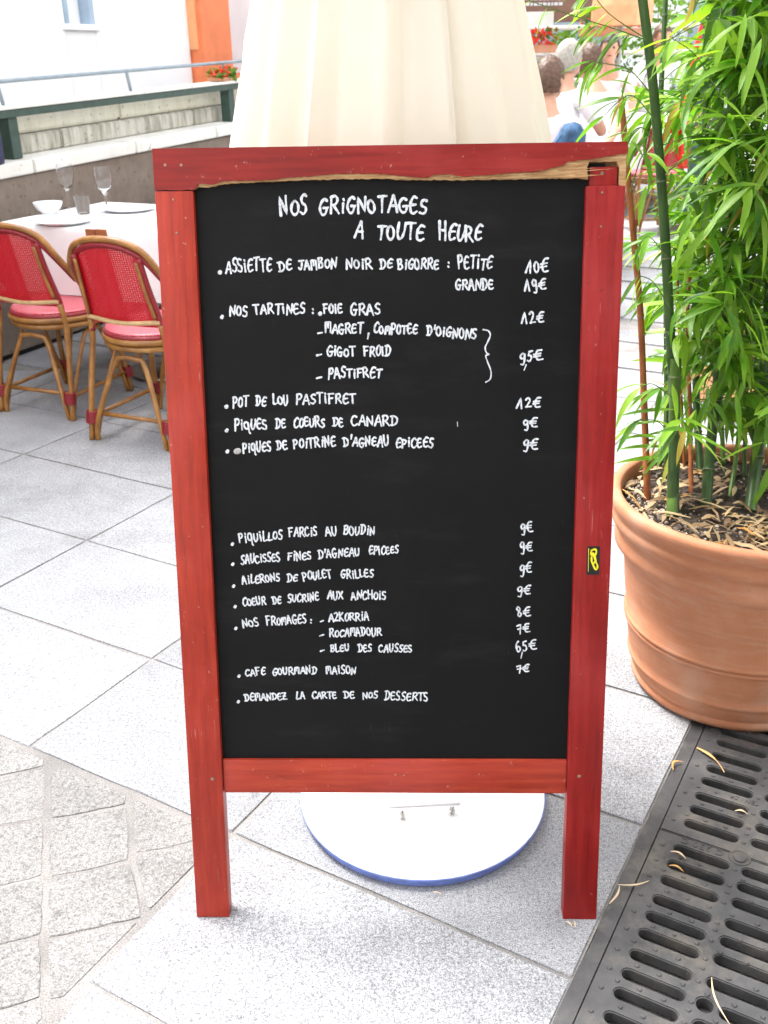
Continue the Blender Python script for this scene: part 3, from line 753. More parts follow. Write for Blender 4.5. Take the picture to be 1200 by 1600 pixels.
def word(bm, s, x0, y0, x1, y1, h, wd=.0030, fit=True):
    """baseline from photo point (x0,y0) to (x1,y1); h = letter height in photo pixels"""
    a = Vector(st(x0, y0, PY)); b = Vector(st(x1, y1, PY)); tp = Vector(st(x0, y0-h, PY)); hh = (tp-a).length*.93
    ex = (b-a); tot = ex.length; ex.normalize(); ey = Vector((-ex.y, ex.x))
    gap = .16; un = sum(G[c][0] for c in s) + gap*(len(s)-1); k = tot/un; cx = 0.0
    for c in s:
        wg, strokes = G[c]; j1, j2 = rw.uniform(-.09, .08), rw.uniform(-.04, .05); sl = rw.uniform(-.10, .12); sc_h = rw.uniform(.82, 1.08); wx = 1.0 if c == 'I' else rw.uniform(.90, 1.04)
        f = lambda p: a + ex*(cx + p[0]*wg*k*wx + sl*p[1]*hh) + ey*((p[1]*sc_h + j1)*hh)
        for kind, pts in strokes:
            if kind == 'l':
                pp = [f(p) for p in pts]; fine = []
                for u_, v_ in zip(pp, pp[1:]):
                    for t in range(4): fine.append(u_.lerp(v_, t/4))
                fine.append(pp[-1])
                for i in range(1, len(fine)-1): fine[i] = fine[i] + Vector((rw.uniform(-1, 1), rw.uniform(-1, 1)))*hh*.012
                ribbon(bm, fine, wd)
            elif kind == 'c': ribbon(bm, [f(p) for p in catmull([Vector((*p, 0)) for p in pts], 5)], wd)
            elif kind == 'o':
                cl = catmull([Vector((*p, 0)) for p in pts], 4, True); cl.append(cl[0].copy()); cl.append(cl[1].copy()); ribbon(bm, [f(p) for p in cl], wd)
            elif kind == 'd': ribbon(bm, [f(pts[0]), f((pts[0][0]+.05, pts[0][1]-.05))], wd*1.05)
            elif kind == 'D':
                p = f(pts[0]); ribbon(bm, [p, p+Vector((.0004, .0006))], wd*2.1)
        cx += (wg+gap)*k
LINES = [
 [('NOS', 438, 337, 481, 335, 30, .0042), ('GRIGNOTAGES', 499, 335, 667, 331, 27, .0042)],
 [('A', 554, 372, 567, 373, 28, .004), ('TOUTE', 589, 372, 662, 375, 26, .0042), ('HEURE', 686, 372, 752, 376, 28, .0042)],
 [('.', 340, 427, 348, 427, 14), ('ASSIETTE', 353, 426, 425, 422, 21), ('DE', 436, 423, 457, 422, 19), ('JAMBON', 467, 421, 526, 418, 17), ('NOIR', 541, 419, 582, 419, 17), ('DE', 594, 419, 613, 419, 16), ('BIGORRE', 622, 420, 686, 420, 18), (':', 697, 419, 704, 419, 14), ('PETITE', 716, 419, 768, 420, 21)],
 [('10e', 824, 427, 856, 423, 21)],
 [('GRANDE', 712, 451, 771, 452, 18)],
 [('19e', 823, 456, 853, 451, 19)],
 [('.', 343, 496, 351, 496, 14), ('NOS', 359, 494, 387, 493, 18), ('TARTINES', 397, 491, 477, 489, 17), (':', 486, 490, 492, 490, 13), ('.', 497, 490, 503, 490, 10), ('FOIE', 506, 489, 535, 489, 17), ('GRAS', 548, 491, 595, 491, 18)],
 [('12e', 818, 506, 850, 502, 20)],
 [('-', 497, 521, 504, 521, 14), ('MAGRET', 508, 520, 567, 520, 17), (',', 573, 522, 579, 522, 16), ('COMPOTEE', 584, 520, 652, 522, 16), ("D'OIGNONS", 667, 524, 744, 529, 17)],
 [('95e', 812, 566, 848, 562, 18)],
 [('-', 495, 557, 503, 556, 14), ('GIGOT', 511, 556, 555, 556, 16), ('FROID', 569, 556, 610, 556, 17)],
 [('-', 495, 592, 503, 591, 14), ('PASTIFRET', 513, 590, 596, 589, 17)],
 [('.', 350, 636, 358, 636, 12), ('POT', 364, 635, 388, 634, 18), ('DE', 400, 634, 416, 634, 16), ('LOU', 427, 632, 451, 632, 16), ('PASTIFRET', 463, 631, 556, 629, 17)],
 [('12e', 810, 637, 845, 635, 18)],
 [('.', 351, 673, 358, 673, 12), ('PIQUES', 367, 671, 418, 670, 17), ('DE', 431, 669, 447, 669, 16), ('COEURS', 459, 667, 508, 666, 16), ('DE', 520, 666, 537, 666, 16), ('CANARD', 549, 665, 621, 665, 16)],
 [('9e', 818, 668, 839, 668, 17)],
 [('.', 352, 707, 359, 707, 12), ('PIQUES', 380, 707, 424, 704, 16), ('DE', 433, 702, 449, 702, 15), ('POITRINE', 459, 699, 525, 698, 16), ("D'AGNEAU", 537, 697, 608, 697, 16), ('EPICEES', 619, 698, 677, 698, 15)],
 [('9e', 817, 702, 840, 702, 17)],
 [('.', 360, 851, 366, 851, 11), ('PIQUILLOS', 374, 847, 442, 842, 15), ('FARCIS', 452, 839, 496, 837, 15), ('AU', 509, 837, 527, 836, 14), ('BOUDIN', 537, 835, 586, 835, 15)],
 [('9e', 814, 832, 833, 831, 16)],
 [('.', 361, 883, 367, 883, 11), ('SAUCISSES', 377, 881, 438, 876, 14), ('FINES', 450, 875, 487, 874, 14), ("D'AGNEAU", 498, 872, 562, 868, 14), ('EPICEES', 577, 866, 623, 864, 13)],
 [('9e', 813, 861, 832, 860, 16)],
 [('.', 362, 916, 368, 916, 11), ('AILERONS', 379, 912, 438, 907, 14), ('DE', 449, 908, 465, 908, 13), ('POULET', 474, 906, 519, 902, 14), ('GRILLES', 533, 903, 584, 901, 14)],
 [('9e', 812, 896, 831, 895, 16)],
 [('.', 364, 948, 371, 948, 11), ('COEUR', 380, 947, 416, 943, 13), ('DE', 427, 944, 440, 943, 13), ('SUCRINE', 450, 941, 499, 937, 13), ('AUX', 512, 936, 536, 936, 13), ('ANCHOIS', 549, 936, 603, 935, 13)],
 [('9e', 808, 928, 829, 927, 15)],
 [('.', 365, 982, 372, 982, 11), ('NOS', 380, 980, 405, 976, 13), ('FROMAGES', 417, 976, 479, 973, 14), (':', 483, 973, 489, 973, 12), ('-', 501, 972, 506, 971, 12), ('AzKORRIA', 514, 970, 577, 969, 14)],
 [('8e', 809, 964, 829, 961, 17)],
 [('-', 500, 995, 506, 994, 12), ('ROCAMADOUR', 515, 994, 596, 993, 13)],
 [('7e', 808, 989, 829, 988, 14)],
 [('-', 501, 1019, 507, 1018, 12), ('BLEU', 517, 1018, 546, 1017, 12), ('DES', 560, 1018, 581, 1017, 12), ('CAUSSES', 592, 1018, 644, 1018, 13)],
 [('65e', 807, 1018, 839, 1015, 17)],
 [('.', 370, 1056, 377, 1056, 12), ('CAFE', 384, 1056, 415, 1054, 12), ('GOURMAND', 426, 1054, 495, 1052, 12), ('MAISON', 510, 1052, 556, 1052, 13)],
 [('7e', 807, 1050, 827, 1049, 14)],
 [('.', 369, 1097, 376, 1097, 12), ('DEMANDEZ', 383, 1095, 449, 1092, 12), ('LA', 463, 1092, 477, 1092, 12), ('CARTE', 488, 1091, 526, 1091, 12), ('DE', 538, 1091, 554, 1091, 12), ('NOS', 567, 1091, 590, 1091, 12), ('DESSERTS', 601, 1093, 669, 1095, 14)],
]
for ln in LINES:
    for wd_ in ln:
        bm = bmesh.new()
        q, x0, y0, x1, y1, h = wd_[:6]; ww = wd_[6]*.98 if len(wd_) > 6 else (.0032 if y0 < 760 else .0029)
        word(bm, q, x0, y0, x1, y1, h, ww)
        o = fin('price' if q.endswith('e') else ('written_mark' if len(q) == 1 and q != 'A' else 'written_word'), bm, m_chalk, panel); o.location = (0, PY, 0)
# brace joining three items, comma marks in the prices
bm = bmesh.new()
ribbon(bm, [Vector(st(p.x, p.y, PY)) for p in catmull([(755, 515, 0), (763, 517, 0), (766, 524, 0), (762, 534, 0), (758, 543, 0), (760, 551, 0), (764, 554, 0), (759, 556, 0), (762, 566, 0), (767, 580, 0), (766, 592, 0), (759, 597, 0)], 5)], .0024)
o = fin('brace_mark', bm, m_chalk, panel); o.location = (0, PY, 0)
bm = bmesh.new()
ribbon(bm, [Vector(st(x, y, PY)) for x, y in ((822, 570), (819, 578))], .0022); ribbon(bm, [Vector(st(x, y, PY)) for x, y in ((816, 1019), (814, 1028))], .0022)
ribbon(bm, [Vector(st(x, y, PY)) for x, y in ((714.5, 659), (715, 666))], .0012)
o = fin('comma_mark', bm, m_chalk, panel); o.location = (0, PY, 0)
# sticker on the right post
a = st(917.5, 853.5); b = st(936, 898)
bm = bmesh.new(); box(bm, (a[0], -.0006, b[1]), (b[0], .0004, a[1])); stk = fin('sticker', bm, m_sticker, sign)
bm = bmesh.new()
SY = lambda l: [Vector(st(680+x/4.286, 790+y/4.286)) for x, y in l]
zo = zoff[0]
ribbon(bm, SY([(1027, 286), (1026, 360), (1024, 440)]), .0010)
ribbon(bm, [Vector((p.x, p.y)) for p in catmull([(*q, 0) for q in SY([(1046, 298), (1072, 292), (1078, 312), (1066, 334), (1046, 330), (1044, 310), (1050, 298)])], 4)], .0032)
ribbon(bm, [Vector((p.x, p.y)) for p in catmull([(*q, 0) for q in SY([(1046, 345), (1048, 375), (1062, 408), (1076, 428), (1086, 410), (1080, 385), (1064, 378), (1060, 392)])], 4)], .0030)
ribbon(bm, SY([(1056, 320), (1068, 345), (1074, 372)]), .0040)
o = fin('sticker_print', bm, m_yellow, stk); o.location = (0, -.0003, 0)

# ================================================================== PARASOL (closed, behind the board)
pb = Vector((.07, 1.663, 0)); par = empty('closed_parasol', pb)
tag(par, 'closed cream parasol with hanging canvas folds on a round white base, behind the menu board', 'parasol')
bm = bmesh.new(); lathe(bm, [(0, .024), (.254, .024), (.2555, .0235)], 72); base = fin('base', bm, m_whitepaint, par, smooth=True, angle=40)
bm = bmesh.new(); lathe(bm, [(.2556, .0236), (.2571, .0230), (.2571, .017), (.250, .010), (.250, .002), (.0, .002)], 72); fin('base_edge', bm, m_bluepaint, base, smooth=True, angle=50)
bm = bmesh.new(); box(bm, (-.073, -.055, .0243), (.073, .075, .0290), Matrix.Rotation(R(3), 4, 'Z'), bev=.0006); fin('socket_plate', bm, m_whitepaint, base)
bm = bmesh.new(); lathe(bm, [(.030, .030), (.030, .034), (.024, .040), (.024, .28), (.019, .28)], 24, .003, .035); fin('socket', bm, m_steel, base, smooth=True, angle=40)
for (x, y) in ((628, 1275), (706, 1268)):
    q = onz(x, y, .03) - pb; bm = bmesh.new(); lathe(bm, [(.0065, .029), (.0065, .033), (.0045, .034), (.0042, .041), (.0025, .044), (0, .0445)], 8, q.x, q.y); fin('bolt', bm, m_steel, base, smooth=True, angle=50)
bm = bmesh.new(); tube(bm, [(.003, .035, .05), (-.01, .08, 1.2), (-.03, .12, 2.5)], .019, 16); fin('pole', m_whitepaint and bm, m_whitepaint, par, smooth=True, angle=60)
# canopy: one cloth with deep folds, squashed where the board leans on it
bm = bmesh.new(); NA, NZ = 260, 46
rc = random.Random(4)
folds = [(-2.75, .34, .010), (-2.36, .22, .016), (-2.02, .13, .026), (-1.58, .14, .030), (-1.20, .13, .028), (-.86, .2, .010), (-.5, .3, .014), (.3, .3, .03), (.9, .3, .03), (1.5, .3, .03), (2.2, .3, .03), (2.8, .3, .03)]
c0 = Vector((-.052, .135))
ringsv = []
for k in range(NZ+1):
    z = .82 + (2.55-.82)*k/NZ; t = (2.55-z)
    rad = .055 + .197*(max(0, t)/1.24)**1.5
    ring = []
    for a_ in range(NA):
        a = -math.pi + 2*math.pi*a_/NA
        e = 1.0; f = 0.0
        for (fa, fw, fd) in folds:
            fa2 = fa + (z-1.4)*.10*math.sin(fa*3)
            d = (a-fa2+math.pi) % (2*math.pi) - math.pi
            f += fd*math.exp(-abs(d/(fw*.42))**1.6)*(1 if d < 0 else .8)
            # sharp return on one side of the fold
            f -= fd*.55*math.exp(-((d-fw*.75)/(fw*.30))**2)
        rr2 = rad*(1 + (f-.014)*4.4*min(1, .35+t/1.2)) + .0015*math.sin(z*23+a*5)
        ring.append(bm.verts.new((c0.x+rr2*math.cos(a)*1.10, c0.y+rr2*math.sin(a)*.50+ (0 if math.sin(a) < 0 else rr2*.3*math.sin(a)), z)))
    ringsv.append(ring)
for r0, r1 in zip(ringsv, ringsv[1:]):
    for k in range(NA): bm.faces.new((r0[k], r0[(k+1) % NA], r1[(k+1) % NA], r1[k]))
bm.faces.new(ringsv[-1]); can = fin('canopy', bm, m_canvas, par, smooth=True, angle=80)

# ================================================================== POT
pc = Vector((.856, 2.088, 0)); pot = empty('terracotta_pot', pc); tag(pot, 'large round terracotta pot with ribbed rim standing half over the drain', 'plant pot')
prof = [(0, .004), (.215, .004), (.232, .008), (.238, .018), (.2385, .026), (.233, .031), (.236, .036), (.240, .045), (.245, .064), (.2455, .068), (.2505, .072), (.252, .077), (.2515, .082), (.2485, .085), (.252, .105), (.257, .135), (.262, .165), (.2625, .168), (.2675, .1705), (.2685, .175), (.267, .1785), (.2645, .180), (.2695, .184), (.2705, .188), (.269, .1915), (.2650, .194), (.274, .26), (.281, .32), (.285, .358), (.288, .362), (.300, .368), (.308, .378), (.309, .392), (.305, .410), (.3035, .420), (.309, .427), (.318, .434), (.322, .445), (.321, .456), (.3175, .464), (.3205, .471), (.3265, .479), (.3275, .494), (.3255, .502), (.318, .5065), (.307, .506), (.302, .501), (.300, .49), (.297, .42)]
bm = bmesh.new(); lathe(bm, prof, 96, fn=lambda r, z, a: r*(1+.003*math.sin(a*2+1)+.0015*math.sin(a*5+z*9))); fin('pot_body', bm, m_terra, pot, smooth=True, angle=70)
SZ = .474
bm = bmesh.new()
N_ = 46; rs = random.Random(2)
gr = {}
for i in range(N_+1):
    for j in range(N_+1):
        x = -.3+.6*i/N_; y = -.3+.6*j/N_
        if math.hypot(x, y) < .301: gr[i, j] = bm.verts.new((x, y, SZ-.006 + .012*math.exp(-(x*x+y*y)/.03) + rs.uniform(-.004, .004)))
for i in range(N_):
    for j in range(N_):
        q = [(i, j), (i+1, j), (i+1, j+1), (i, j+1)]
        if all(k in gr for k in q): bm.faces.new([gr[k] for k in q])
soil = fin('soil', bm, m_soil, pot, smooth=False)
bm = bmesh.new()
for k in range(900):
    a = rs.uniform(0, 6.283); r = .295*math.sqrt(rs.random()); s_ = rs.uniform(.0018, .0065)
    if rs.random() < .3: a = rs.uniform(2.6, 3.9); r = rs.uniform(.2, .29)
    M_ = Matrix.Translation((r*math.cos(a), r*math.sin(a), SZ+rs.uniform(-.004, .004))) @ Euler((rs.uniform(0, 3), rs.uniform(0, 3), 0)).to_matrix().to_4x4() @ Matrix.Diagonal((s_, s_*.8, s_*.6, 1))
    bmesh.ops.create_icosphere(bm, subdivisions=1, radius=1, matrix=M_)
o = fin('grit', bm, m_peb, soil); o['kind'] = 'stuff'
bm = bmesh.new()
for k in range(520):
    a = rs.uniform(0, 6.283); r = .29*math.sqrt(rs.random())
    if rs.random() < .45: a = rs.uniform(-2.0, -.3); r = rs.uniform(.10, .285)
    dryleaf(bm, (r*math.cos(a), r*math.sin(a), SZ+rs.uniform(0, .016)), rs.uniform(.02, .095), rs.uniform(.003, .014), rs.uniform(0, 6.3), rs, .005)
o = fin('leaf_mulch', bm, m_straw, soil); o['kind'] = 'stuff'

# ================================================================== BAMBOO
bam = empty('bamboo_plant', (pc.x, pc.y, SZ)); tag(bam, 'tall leafy bamboo with green culms and one orange brown cane growing in the terracotta pot', 'bamboo')
boff = Vector((pc.x, pc.y, SZ))
def leafmesh(i):
    rr = random.Random(100+i); bm = bmesh.new(); n = 8; droop = rr.uniform(.15, .65); side = rr.uniform(-.12, .12); wid = rr.uniform(.062, .092); prev = None; tw = rr.uniform(-.35, .35)
    x = 0; y = 0; z = 0; ang = .12
    for k in range(n+1):
        t = k/n; ww = wid*min(1, (t*3.6)**.7)*(1-t**2.2)**.9 if t < 1 else 0.0
        ww = max(ww, .004 if t == 0 else 0.0)
        ang_ = .15 - droop*t*1.3
        cx = side*t*t
        a = tw*t
        l_ = Vector((cx-ww*math.cos(a), y, z+ww*.28-ww*math.sin(a))); m_ = Vector((cx, y, z)); r_ = Vector((cx+ww*math.cos(a), y, z+ww*.28+ww*math.sin(a)))
        q = [bm.verts.new(l_), bm.verts.new(m_), bm.verts.new(r_)]
        if prev:
            bm.faces.new((prev[0], prev[1], q[1], q[0])); bm.faces.new((prev[1], prev[2], q[2], q[1]))
        prev = q
        y += math.cos(ang_)/n; z += math.sin(ang_)/n
    bmesh.ops.remove_doubles(bm, verts=bm.verts, dist=1e-5)
    me = bpy.data.meshes.new('bamboo_leaf'); bm.to_mesh(me); bm.free(); me.materials.append(m_leaf)
    for p in me.polygons: p.use_smooth = True
    return me
LM = [leafmesh(i) for i in range(8)]
leaves = []      # (matrix in plant space, mesh index)
def addleaf(p, d, L, roll, k=None):
    d = d.normalized(); x = d.cross(Vector((0, 0, 1)))
    if x.length < .05: x = Vector((1, 0, 0))
    x.normalize(); z = x.cross(d)
    M_ = Matrix((x, d, z)).transposed().to_4x4() @ Matrix.Rotation(roll, 4, 'Y') @ Matrix.Diagonal((L, L, L, 1)); M_ = Matrix.Translation(p) @ M_
    leaves.append((M_, random.randrange(8) if k is None else k))
def culm(pts, r0, r1, mat, nodes=.17, seed=0):
    """pts: world points"""
    P_ = catmull([Vector(p)-boff for p in pts], 10)
    n = len(P_); bm = bmesh.new(); rads = []; pos = []; rads_ = []
    L = 0; lens = [0]
    for a, b in zip(P_, P_[1:]): L += (b-a).length; lens.append(L)
    rr = random.Random(seed); nd = []; x = rr.uniform(.05, nodes)
    while x < L: nd.append(x); x += nodes*rr.uniform(.8, 1.25)
    def at(l):
        for i in range(n-1):
            if lens[i+1] >= l: return P_[i].lerp(P_[i+1], (l-lens[i])/max(1e-6, lens[i+1]-lens[i]))
        return P_[-1]
    samples = sorted(set([l for l in lens] + [v+d for v in nd for d in (-.006, -.002, .0, .002, .006)]))
    samples = [s for s in samples if 0 <= s <= L]
    for l in samples:
        r = r0+(r1-r0)*l/L
        k = min([abs(l-v) for v in nd] or [1])
        if k < .001: r *= 1.16
        elif k < .003: r *= 1.06
        pos.append(at(l)); rads_.append(r)
    tube(bm, pos, rads_, 10)
    o = fin('culm', bm, mat, bam, smooth=True, angle=70)
    for v in nd:
        a = at(max(0, v-.0012)); b = at(min(L, v+.0012)); 
        if (b-a).length > 1e-5:
            bm = bmesh.new(); tube(bm, [a, b], (r0+(r1-r0)*v/L)*1.2, 10); fin('culm_ring', bm, m_node, o, smooth=True, angle=50)
    return [at(v) for v in nd], at
S = .474
def up(px, py, Y): return ony(px, py, Y)
C1 = culm([onz(1012, 782, S), up(1006, 620, 2.19), up(1000, 480, 2.18), up(985, 320, 2.17), up(976, 215, 2.15), up(970, 150, 2.13)], .0085, .0060, m_culmb, .16, 1)
C2 = culm([onz(1050, 803, S), up(1053, 640, 2.12), up(1046, 500, 2.13), up(1038, 350, 2.14), up(1028, 220, 2.14), up(1018, 110, 2.14), up(1004, 0, 2.14), up(985, -160, 2.15)], .0115, .0090, m_culmd, .19, 2)
C2b = culm([onz(1050, 806, S), up(1053, 720, 2.105), up(1054, 640, 2.11), up(1056, 560, 2.12)], .0135, .012, m_culm, .19, 12)
C3 = culm([onz(1040, 728, S), up(1042, 600, 2.42), up(1040, 450, 2.44), up(1030, 250, 2.5), up(1040, 0, 2.55)], .008, .006, m_culmd, .17, 3)
C4 = culm([onz(1103, 790, S), up(1111, 690, 2.17), up(1122, 590, 2.18), up(1132, 460, 2.19), up(1140, 250, 2.2), up(1150, 20, 2.2), up(1155, -160, 2.2)], .0125, .009, m_culmd, .2, 4)
C5 = culm([onz(1172, 800, S), up(1182, 720, 2.14), up(1194, 600, 2.15), up(1206, 420, 2.16), up(1215, 200, 2.16), up(1222, -100, 2.17)], .0145, .011, m_culmd, .2, 5)
C6 = culm([onz(1080, 770, S), up(1078, 640, 2.26), up(1074, 500, 2.27), up(1080, 400, 2.28)], .0058, .004, m_culmb, .15, 6)
C7 = culm([onz(1163, 745, S), up(1165, 640, 2.36), up(1168, 520, 2.37), up(1160, 300, 2.38), up(1165, 0, 2.4)], .0055, .004, m_culmd, .15, 7)
C8 = culm([onz(1140, 778, S), up(1152, 700, 2.22), up(1160, 600, 2.23), up(1178, 400, 2.2), up(1190, 100, 2.2)], .0055, .0042, m_culm, .15, 8)
C9 = culm([onz(1095, 740, S), up(1088, 620, 2.4), up(1090, 480, 2.42), up(1100, 260, 2.42), up(1108, 20, 2.42), up(1110, -120, 2.42)], .0095, .008, m_culmd, .18, 9)
C10 = culm([onz(1215, 770, S), up(1225, 640, 2.24), up(1240, 300, 2.24), up(1250, -100, 2.24)], .010, .008, m_culm, .18, 10)
C11 = culm([onz(1130, 725, S), up(1126, 600, 2.45), up(1122, 420, 2.47), up(1128, 150, 2.5), up(1130, -60, 2.5)], .006, .005, m_culm, .18, 11)
C12 = culm([onz(1260, 740, S), up(1275, 500, 2.3), up(1290, 100, 2.3)], .009, .007, m_culm, .18, 13)
C13 = culm([onz(1070, 735, S), up(1062, 560, 2.38), up(1058, 400, 2.39)], .004, .003, m_culmb, .14, 14)
twigs = bmesh.new()
rb = random.Random(42)
def twig(p, d, L, r=.0016, nf=2, lf=(.07, .13), fan=5):
    """an arching twig with fans of leaves at its nodes and tip"""
    d = d.normalized(); pts = [p.copy()]; q = p.copy(); dd = d.copy(); n = 7
    for k in range(n):
        dd = (dd + Vector((rb.uniform(-.1, .1), rb.uniform(-.1, .1), -.10*(k/n)*2.0))).normalized(); q = q + dd*(L/n); pts.append(q.copy())
    tube(twigs, pts, [r*(1-.6*i/n) for i in range(n+1)], 4, caps=False)
    idx = [n] + [rb.randrange(2, n) for _ in range(nf)]
    for ii, i in enumerate(idx):
        b = pts[i]; t = (pts[i]-pts[i-1]).normalized()
        cnt = fan if ii == 0 else max(2, fan-2)
        a0 = math.atan2(t.y, t.x)
        for k in range(cnt):
            a = a0 + rb.uniform(-1.35, 1.35); el = rb.uniform(-1.15, .35)
            dl = Vector((math.cos(a)*math.cos(el), math.sin(a)*math.cos(el), math.sin(el)))
            addleaf(b + t*rb.uniform(-.012, .0), dl, rb.uniform(*lf), rb.uniform(-.7, .7))
CAM = Vector((0, 0, H))
def pix(p):
    d = p+boff-CAM; z = d.dot(FW); return 600+1550*d.dot(RT)/z, 800+1550*d.dot(DN)/z
def grow(nodes_at, zmin, zmax, step, lens, lf, fan=5, keep=None, r=.0016, nf=2, bias=None):
    nodes, at = nodes_at; 
    l = 0
    tot = []
    x = .02
    while x < 3:
        p = at(x)
        if tot and (p-tot[-1]).length < 1e-4: break
        tot.append(p); x += step
    for p in tot:
        zw = p.z + boff.z
        if zw < zmin or zw > zmax: continue
        a = rb.uniform(0, 6.283)
        if bias is not None and rb.random() < .7: a = bias + rb.uniform(-.8, .8)
        d = Vector((math.cos(a), math.sin(a), rb.uniform(.1, .9)))
        L = rb.uniform(*lens)
        tip = p + Vector((d.x, d.y, d.z*.5)).normalized()*L
        if keep and not keep(*pix(tip)): continue
        twig(p, d, L, r, nf, lf, fan)
# keep the left part airy: fewer twigs whose tips fall left of x=1060 px or over the sign
def keepf(x, y):
    if x < 940: return False
    if 1050 < x < 1100 and 50 < y < 290: return rb.random() < .3
    if x < 1040: return rb.random() < (.35 if y < 430 else .18)
    if x < 1090: return rb.random() < .70
    return True if y < 470 else rb.random() < .85
for cu, st_ in ((C2, .060), (C4, .024), (C5, .020), (C6, .05), (C7, .04), (C8, .030), (C9, .024), (C10, .024), (C11, .030), (C12, .035), (C3, .07)):
    grow(cu, .60, 2.3, st_, (.07, .26), (.07, .135), 5, keepf)
for cu in (C5, C8, C10, C4): grow(cu, .95, 2.2, .05, (.05, .2), (.09, .16), 5, lambda x, y: x > 1110)
# upper left: long thin twigs reaching over the parasol side
def ltw(pts, Y, lf=(.06, .10), k=10, r=.0017):
    P_ = [ony(x, y, Y)-boff for x, y in pts]; P_ = catmull(P_, 5); tube(twigs, P_, [r*(1-.5*i/len(P_)) for i in range(len(P_))], 4, caps=False)
    for _ in range(k):
        i = rb.randrange(2, len(P_)); t = (P_[i]-P_[i-1]).normalized(); a = math.atan2(t.y, t.x)+rb.uniform(-1.2, 1.2); el = rb.uniform(-1.35, -.1)
        addleaf(P_[i], Vector((math.cos(a)*math.cos(el), math.sin(a)*math.cos(el), math.sin(el))), rb.uniform(*lf), rb.uniform(-.7, .7))
ltw([(1008, 62), (960, 45), (900, 26), (830, 2), (800, -10)], 2.10, (.05, .10), 15)
ltw([(1008, 60), (950, 20), (920, -20)], 2.12, (.05, .10), 12)
ltw([(1020, 150), (985, 110), (950, 100), (920, 95)], 2.08, (.05, .09), 9)
ltw([(1025, 190), (990, 150), (965, 160), (945, 180)], 2.06, (.06, .10), 9)
ltw([(1028, 230), (1005, 200), (985, 210), (975, 235)], 2.05, (.06, .10), 7)
ltw([(985, 300), (1000, 250), (1010, 235), (1000, 225)], 2.10, (.06, .09), 6)
ltw([(1040, 400), (1015, 370), (1000, 380)], 2.10, (.05, .09), 6)
ltw([(1046, 480), (1020, 440), (995, 430)], 2.08, (.06, .11), 6)
ltw([(1050, 620), (1020, 600), (1000, 605)], 2.05, (.07, .12), 5)
ltw([(1052, 690), (1030, 660), (1000, 655)], 2.04, (.07, .12), 6)
ltw([(1050, 690), (1080, 630), (1110, 625)], 2.04, (.06, .10), 6)
ltw([(1100, 560), (1120, 500), (1150, 470)], 2.02, (.07, .11), 5)
ltw([(1130, 160), (1090, 90), (1050, 60)], 2.06, (.06, .11), 12)
# individual leaves the photograph shows large: base point, tip point (photo px), depth Y
BIGL = [((1145, 515), (1122, 583), 1.98), ((1148, 518), (1135, 584), 1.97), ((1150, 515), (1150, 555), 1.99), ((1165, 505), (1172, 540), 1.98), ((1160, 500), (1190, 560), 1.97), ((1175, 470), (1192, 558), 1.96),
 ((1062, 478), (1120, 455), 1.98), ((1150, 460), (1062, 480), 2.0), ((1070, 380), (1000, 400), 2.0), ((1160, 215), (1085, 320), 1.9), ((1165, 220), (1060, 310), 1.92), ((1150, 225), (1055, 235), 1.94), ((1125, 152), (1168, 215), 1.95),
 ((1195, 290), (1098, 322), 1.9), ((1172, 292), (1110, 375), 1.9), ((1175, 295), (1155, 370), 1.89), ((1182, 295), (1185, 380), 1.88), ((1178, 298), (1200, 350), 1.88),
 ((1165, 20), (1152, 108), 1.96), ((1130, 80), (1070, 115), 1.98), ((1190, 60), (1165, 165), 1.95), ((1100, 85), (1200, 20), 2.0),
 ((1055, 640), (970, 672), 2.06), ((1040, 690), (965, 690), 2.06), ((1045, 700), (965, 722), 2.05), ((1030, 715), (962, 742), 2.05), ((1088, 640), (1063, 700), 2.0), ((1088, 640), (1075, 705), 2.0), ((1100, 640), (1130, 690), 2.0),
 ((1200, 690), (1133, 735), 1.96), ((1210, 720), (1184, 798), 1.92), ((1110, 580), (1090, 620), 2.0), ((1165, 590), (1150, 640), 2.02), ((1148, 610), (1150, 705), 2.0), ((1055, 540), (1075, 500), 2.05), ((1060, 480), (1045, 545), 2.02), ((1050, 600), (1055, 660), 2.02),
 ((985, 220), (1005, 250), 2.0), ((1000, 205), (978, 260), 2.02), ((1010, 290), (1000, 355), 2.1), ((1035, 395), (1005, 415), 2.1), ((1110, 620), (1093, 660), 2.0), ((1080, 330), (1060, 400), 1.98), ((1100, 330), (1050, 420), 1.97), ((1120, 345), (1060, 440), 1.96)]
for (b, t, Y) in BIGL:
    pb_ = ony(*b, Y)-boff; pt = ony(*t, Y-.02)-boff; d = pt-pb_
    addleaf(pb_, d+Vector((0, 0, d.length*.22)), d.length*1.04, rb.uniform(-.5, .5))
twg = fin('twigs', twigs, m_culm, bam); twg['kind'] = 'stuff'
# the 300 leaves that show largest are objects, the rest one mesh
def showsize(M_):
    p = M_.translation; x, y = pix(p + (M_ @ Vector((0, .5, -.1)) - p)); d = (p+boff-CAM).length
    s_ = M_.to_scale()[1]/d
    return s_ if (-20 < x < 1220 and -20 < y < 1200) else 0
rank = sorted(range(len(leaves)), key=lambda i: -showsize(leaves[i][0])); 
for i in rank[:292]:
    M_, k = leaves[i]; o = bpy.data.objects.new('leaf', LM[k]); C.objects.link(o); o.parent = bam; o.matrix_basis = M_
V_ = []; F_ = []
for i in rank[292:]:
    M_, k = leaves[i]; me = LM[k]; b0 = len(V_); V_ += [tuple(M_ @ v.co) for v in me.vertices]; F_ += [tuple(b0+x for x in p.vertices) for p in me.polygons]
me = bpy.data.meshes.new('foliage'); me.from_pydata(V_, [], F_); me.materials.append(m_leaf)
for p in me.polygons: p.use_smooth = True
o = link('foliage', me, None, bam); o['kind'] = 'stuff'
print('leaves', len(leaves), 'slabs', nsl)

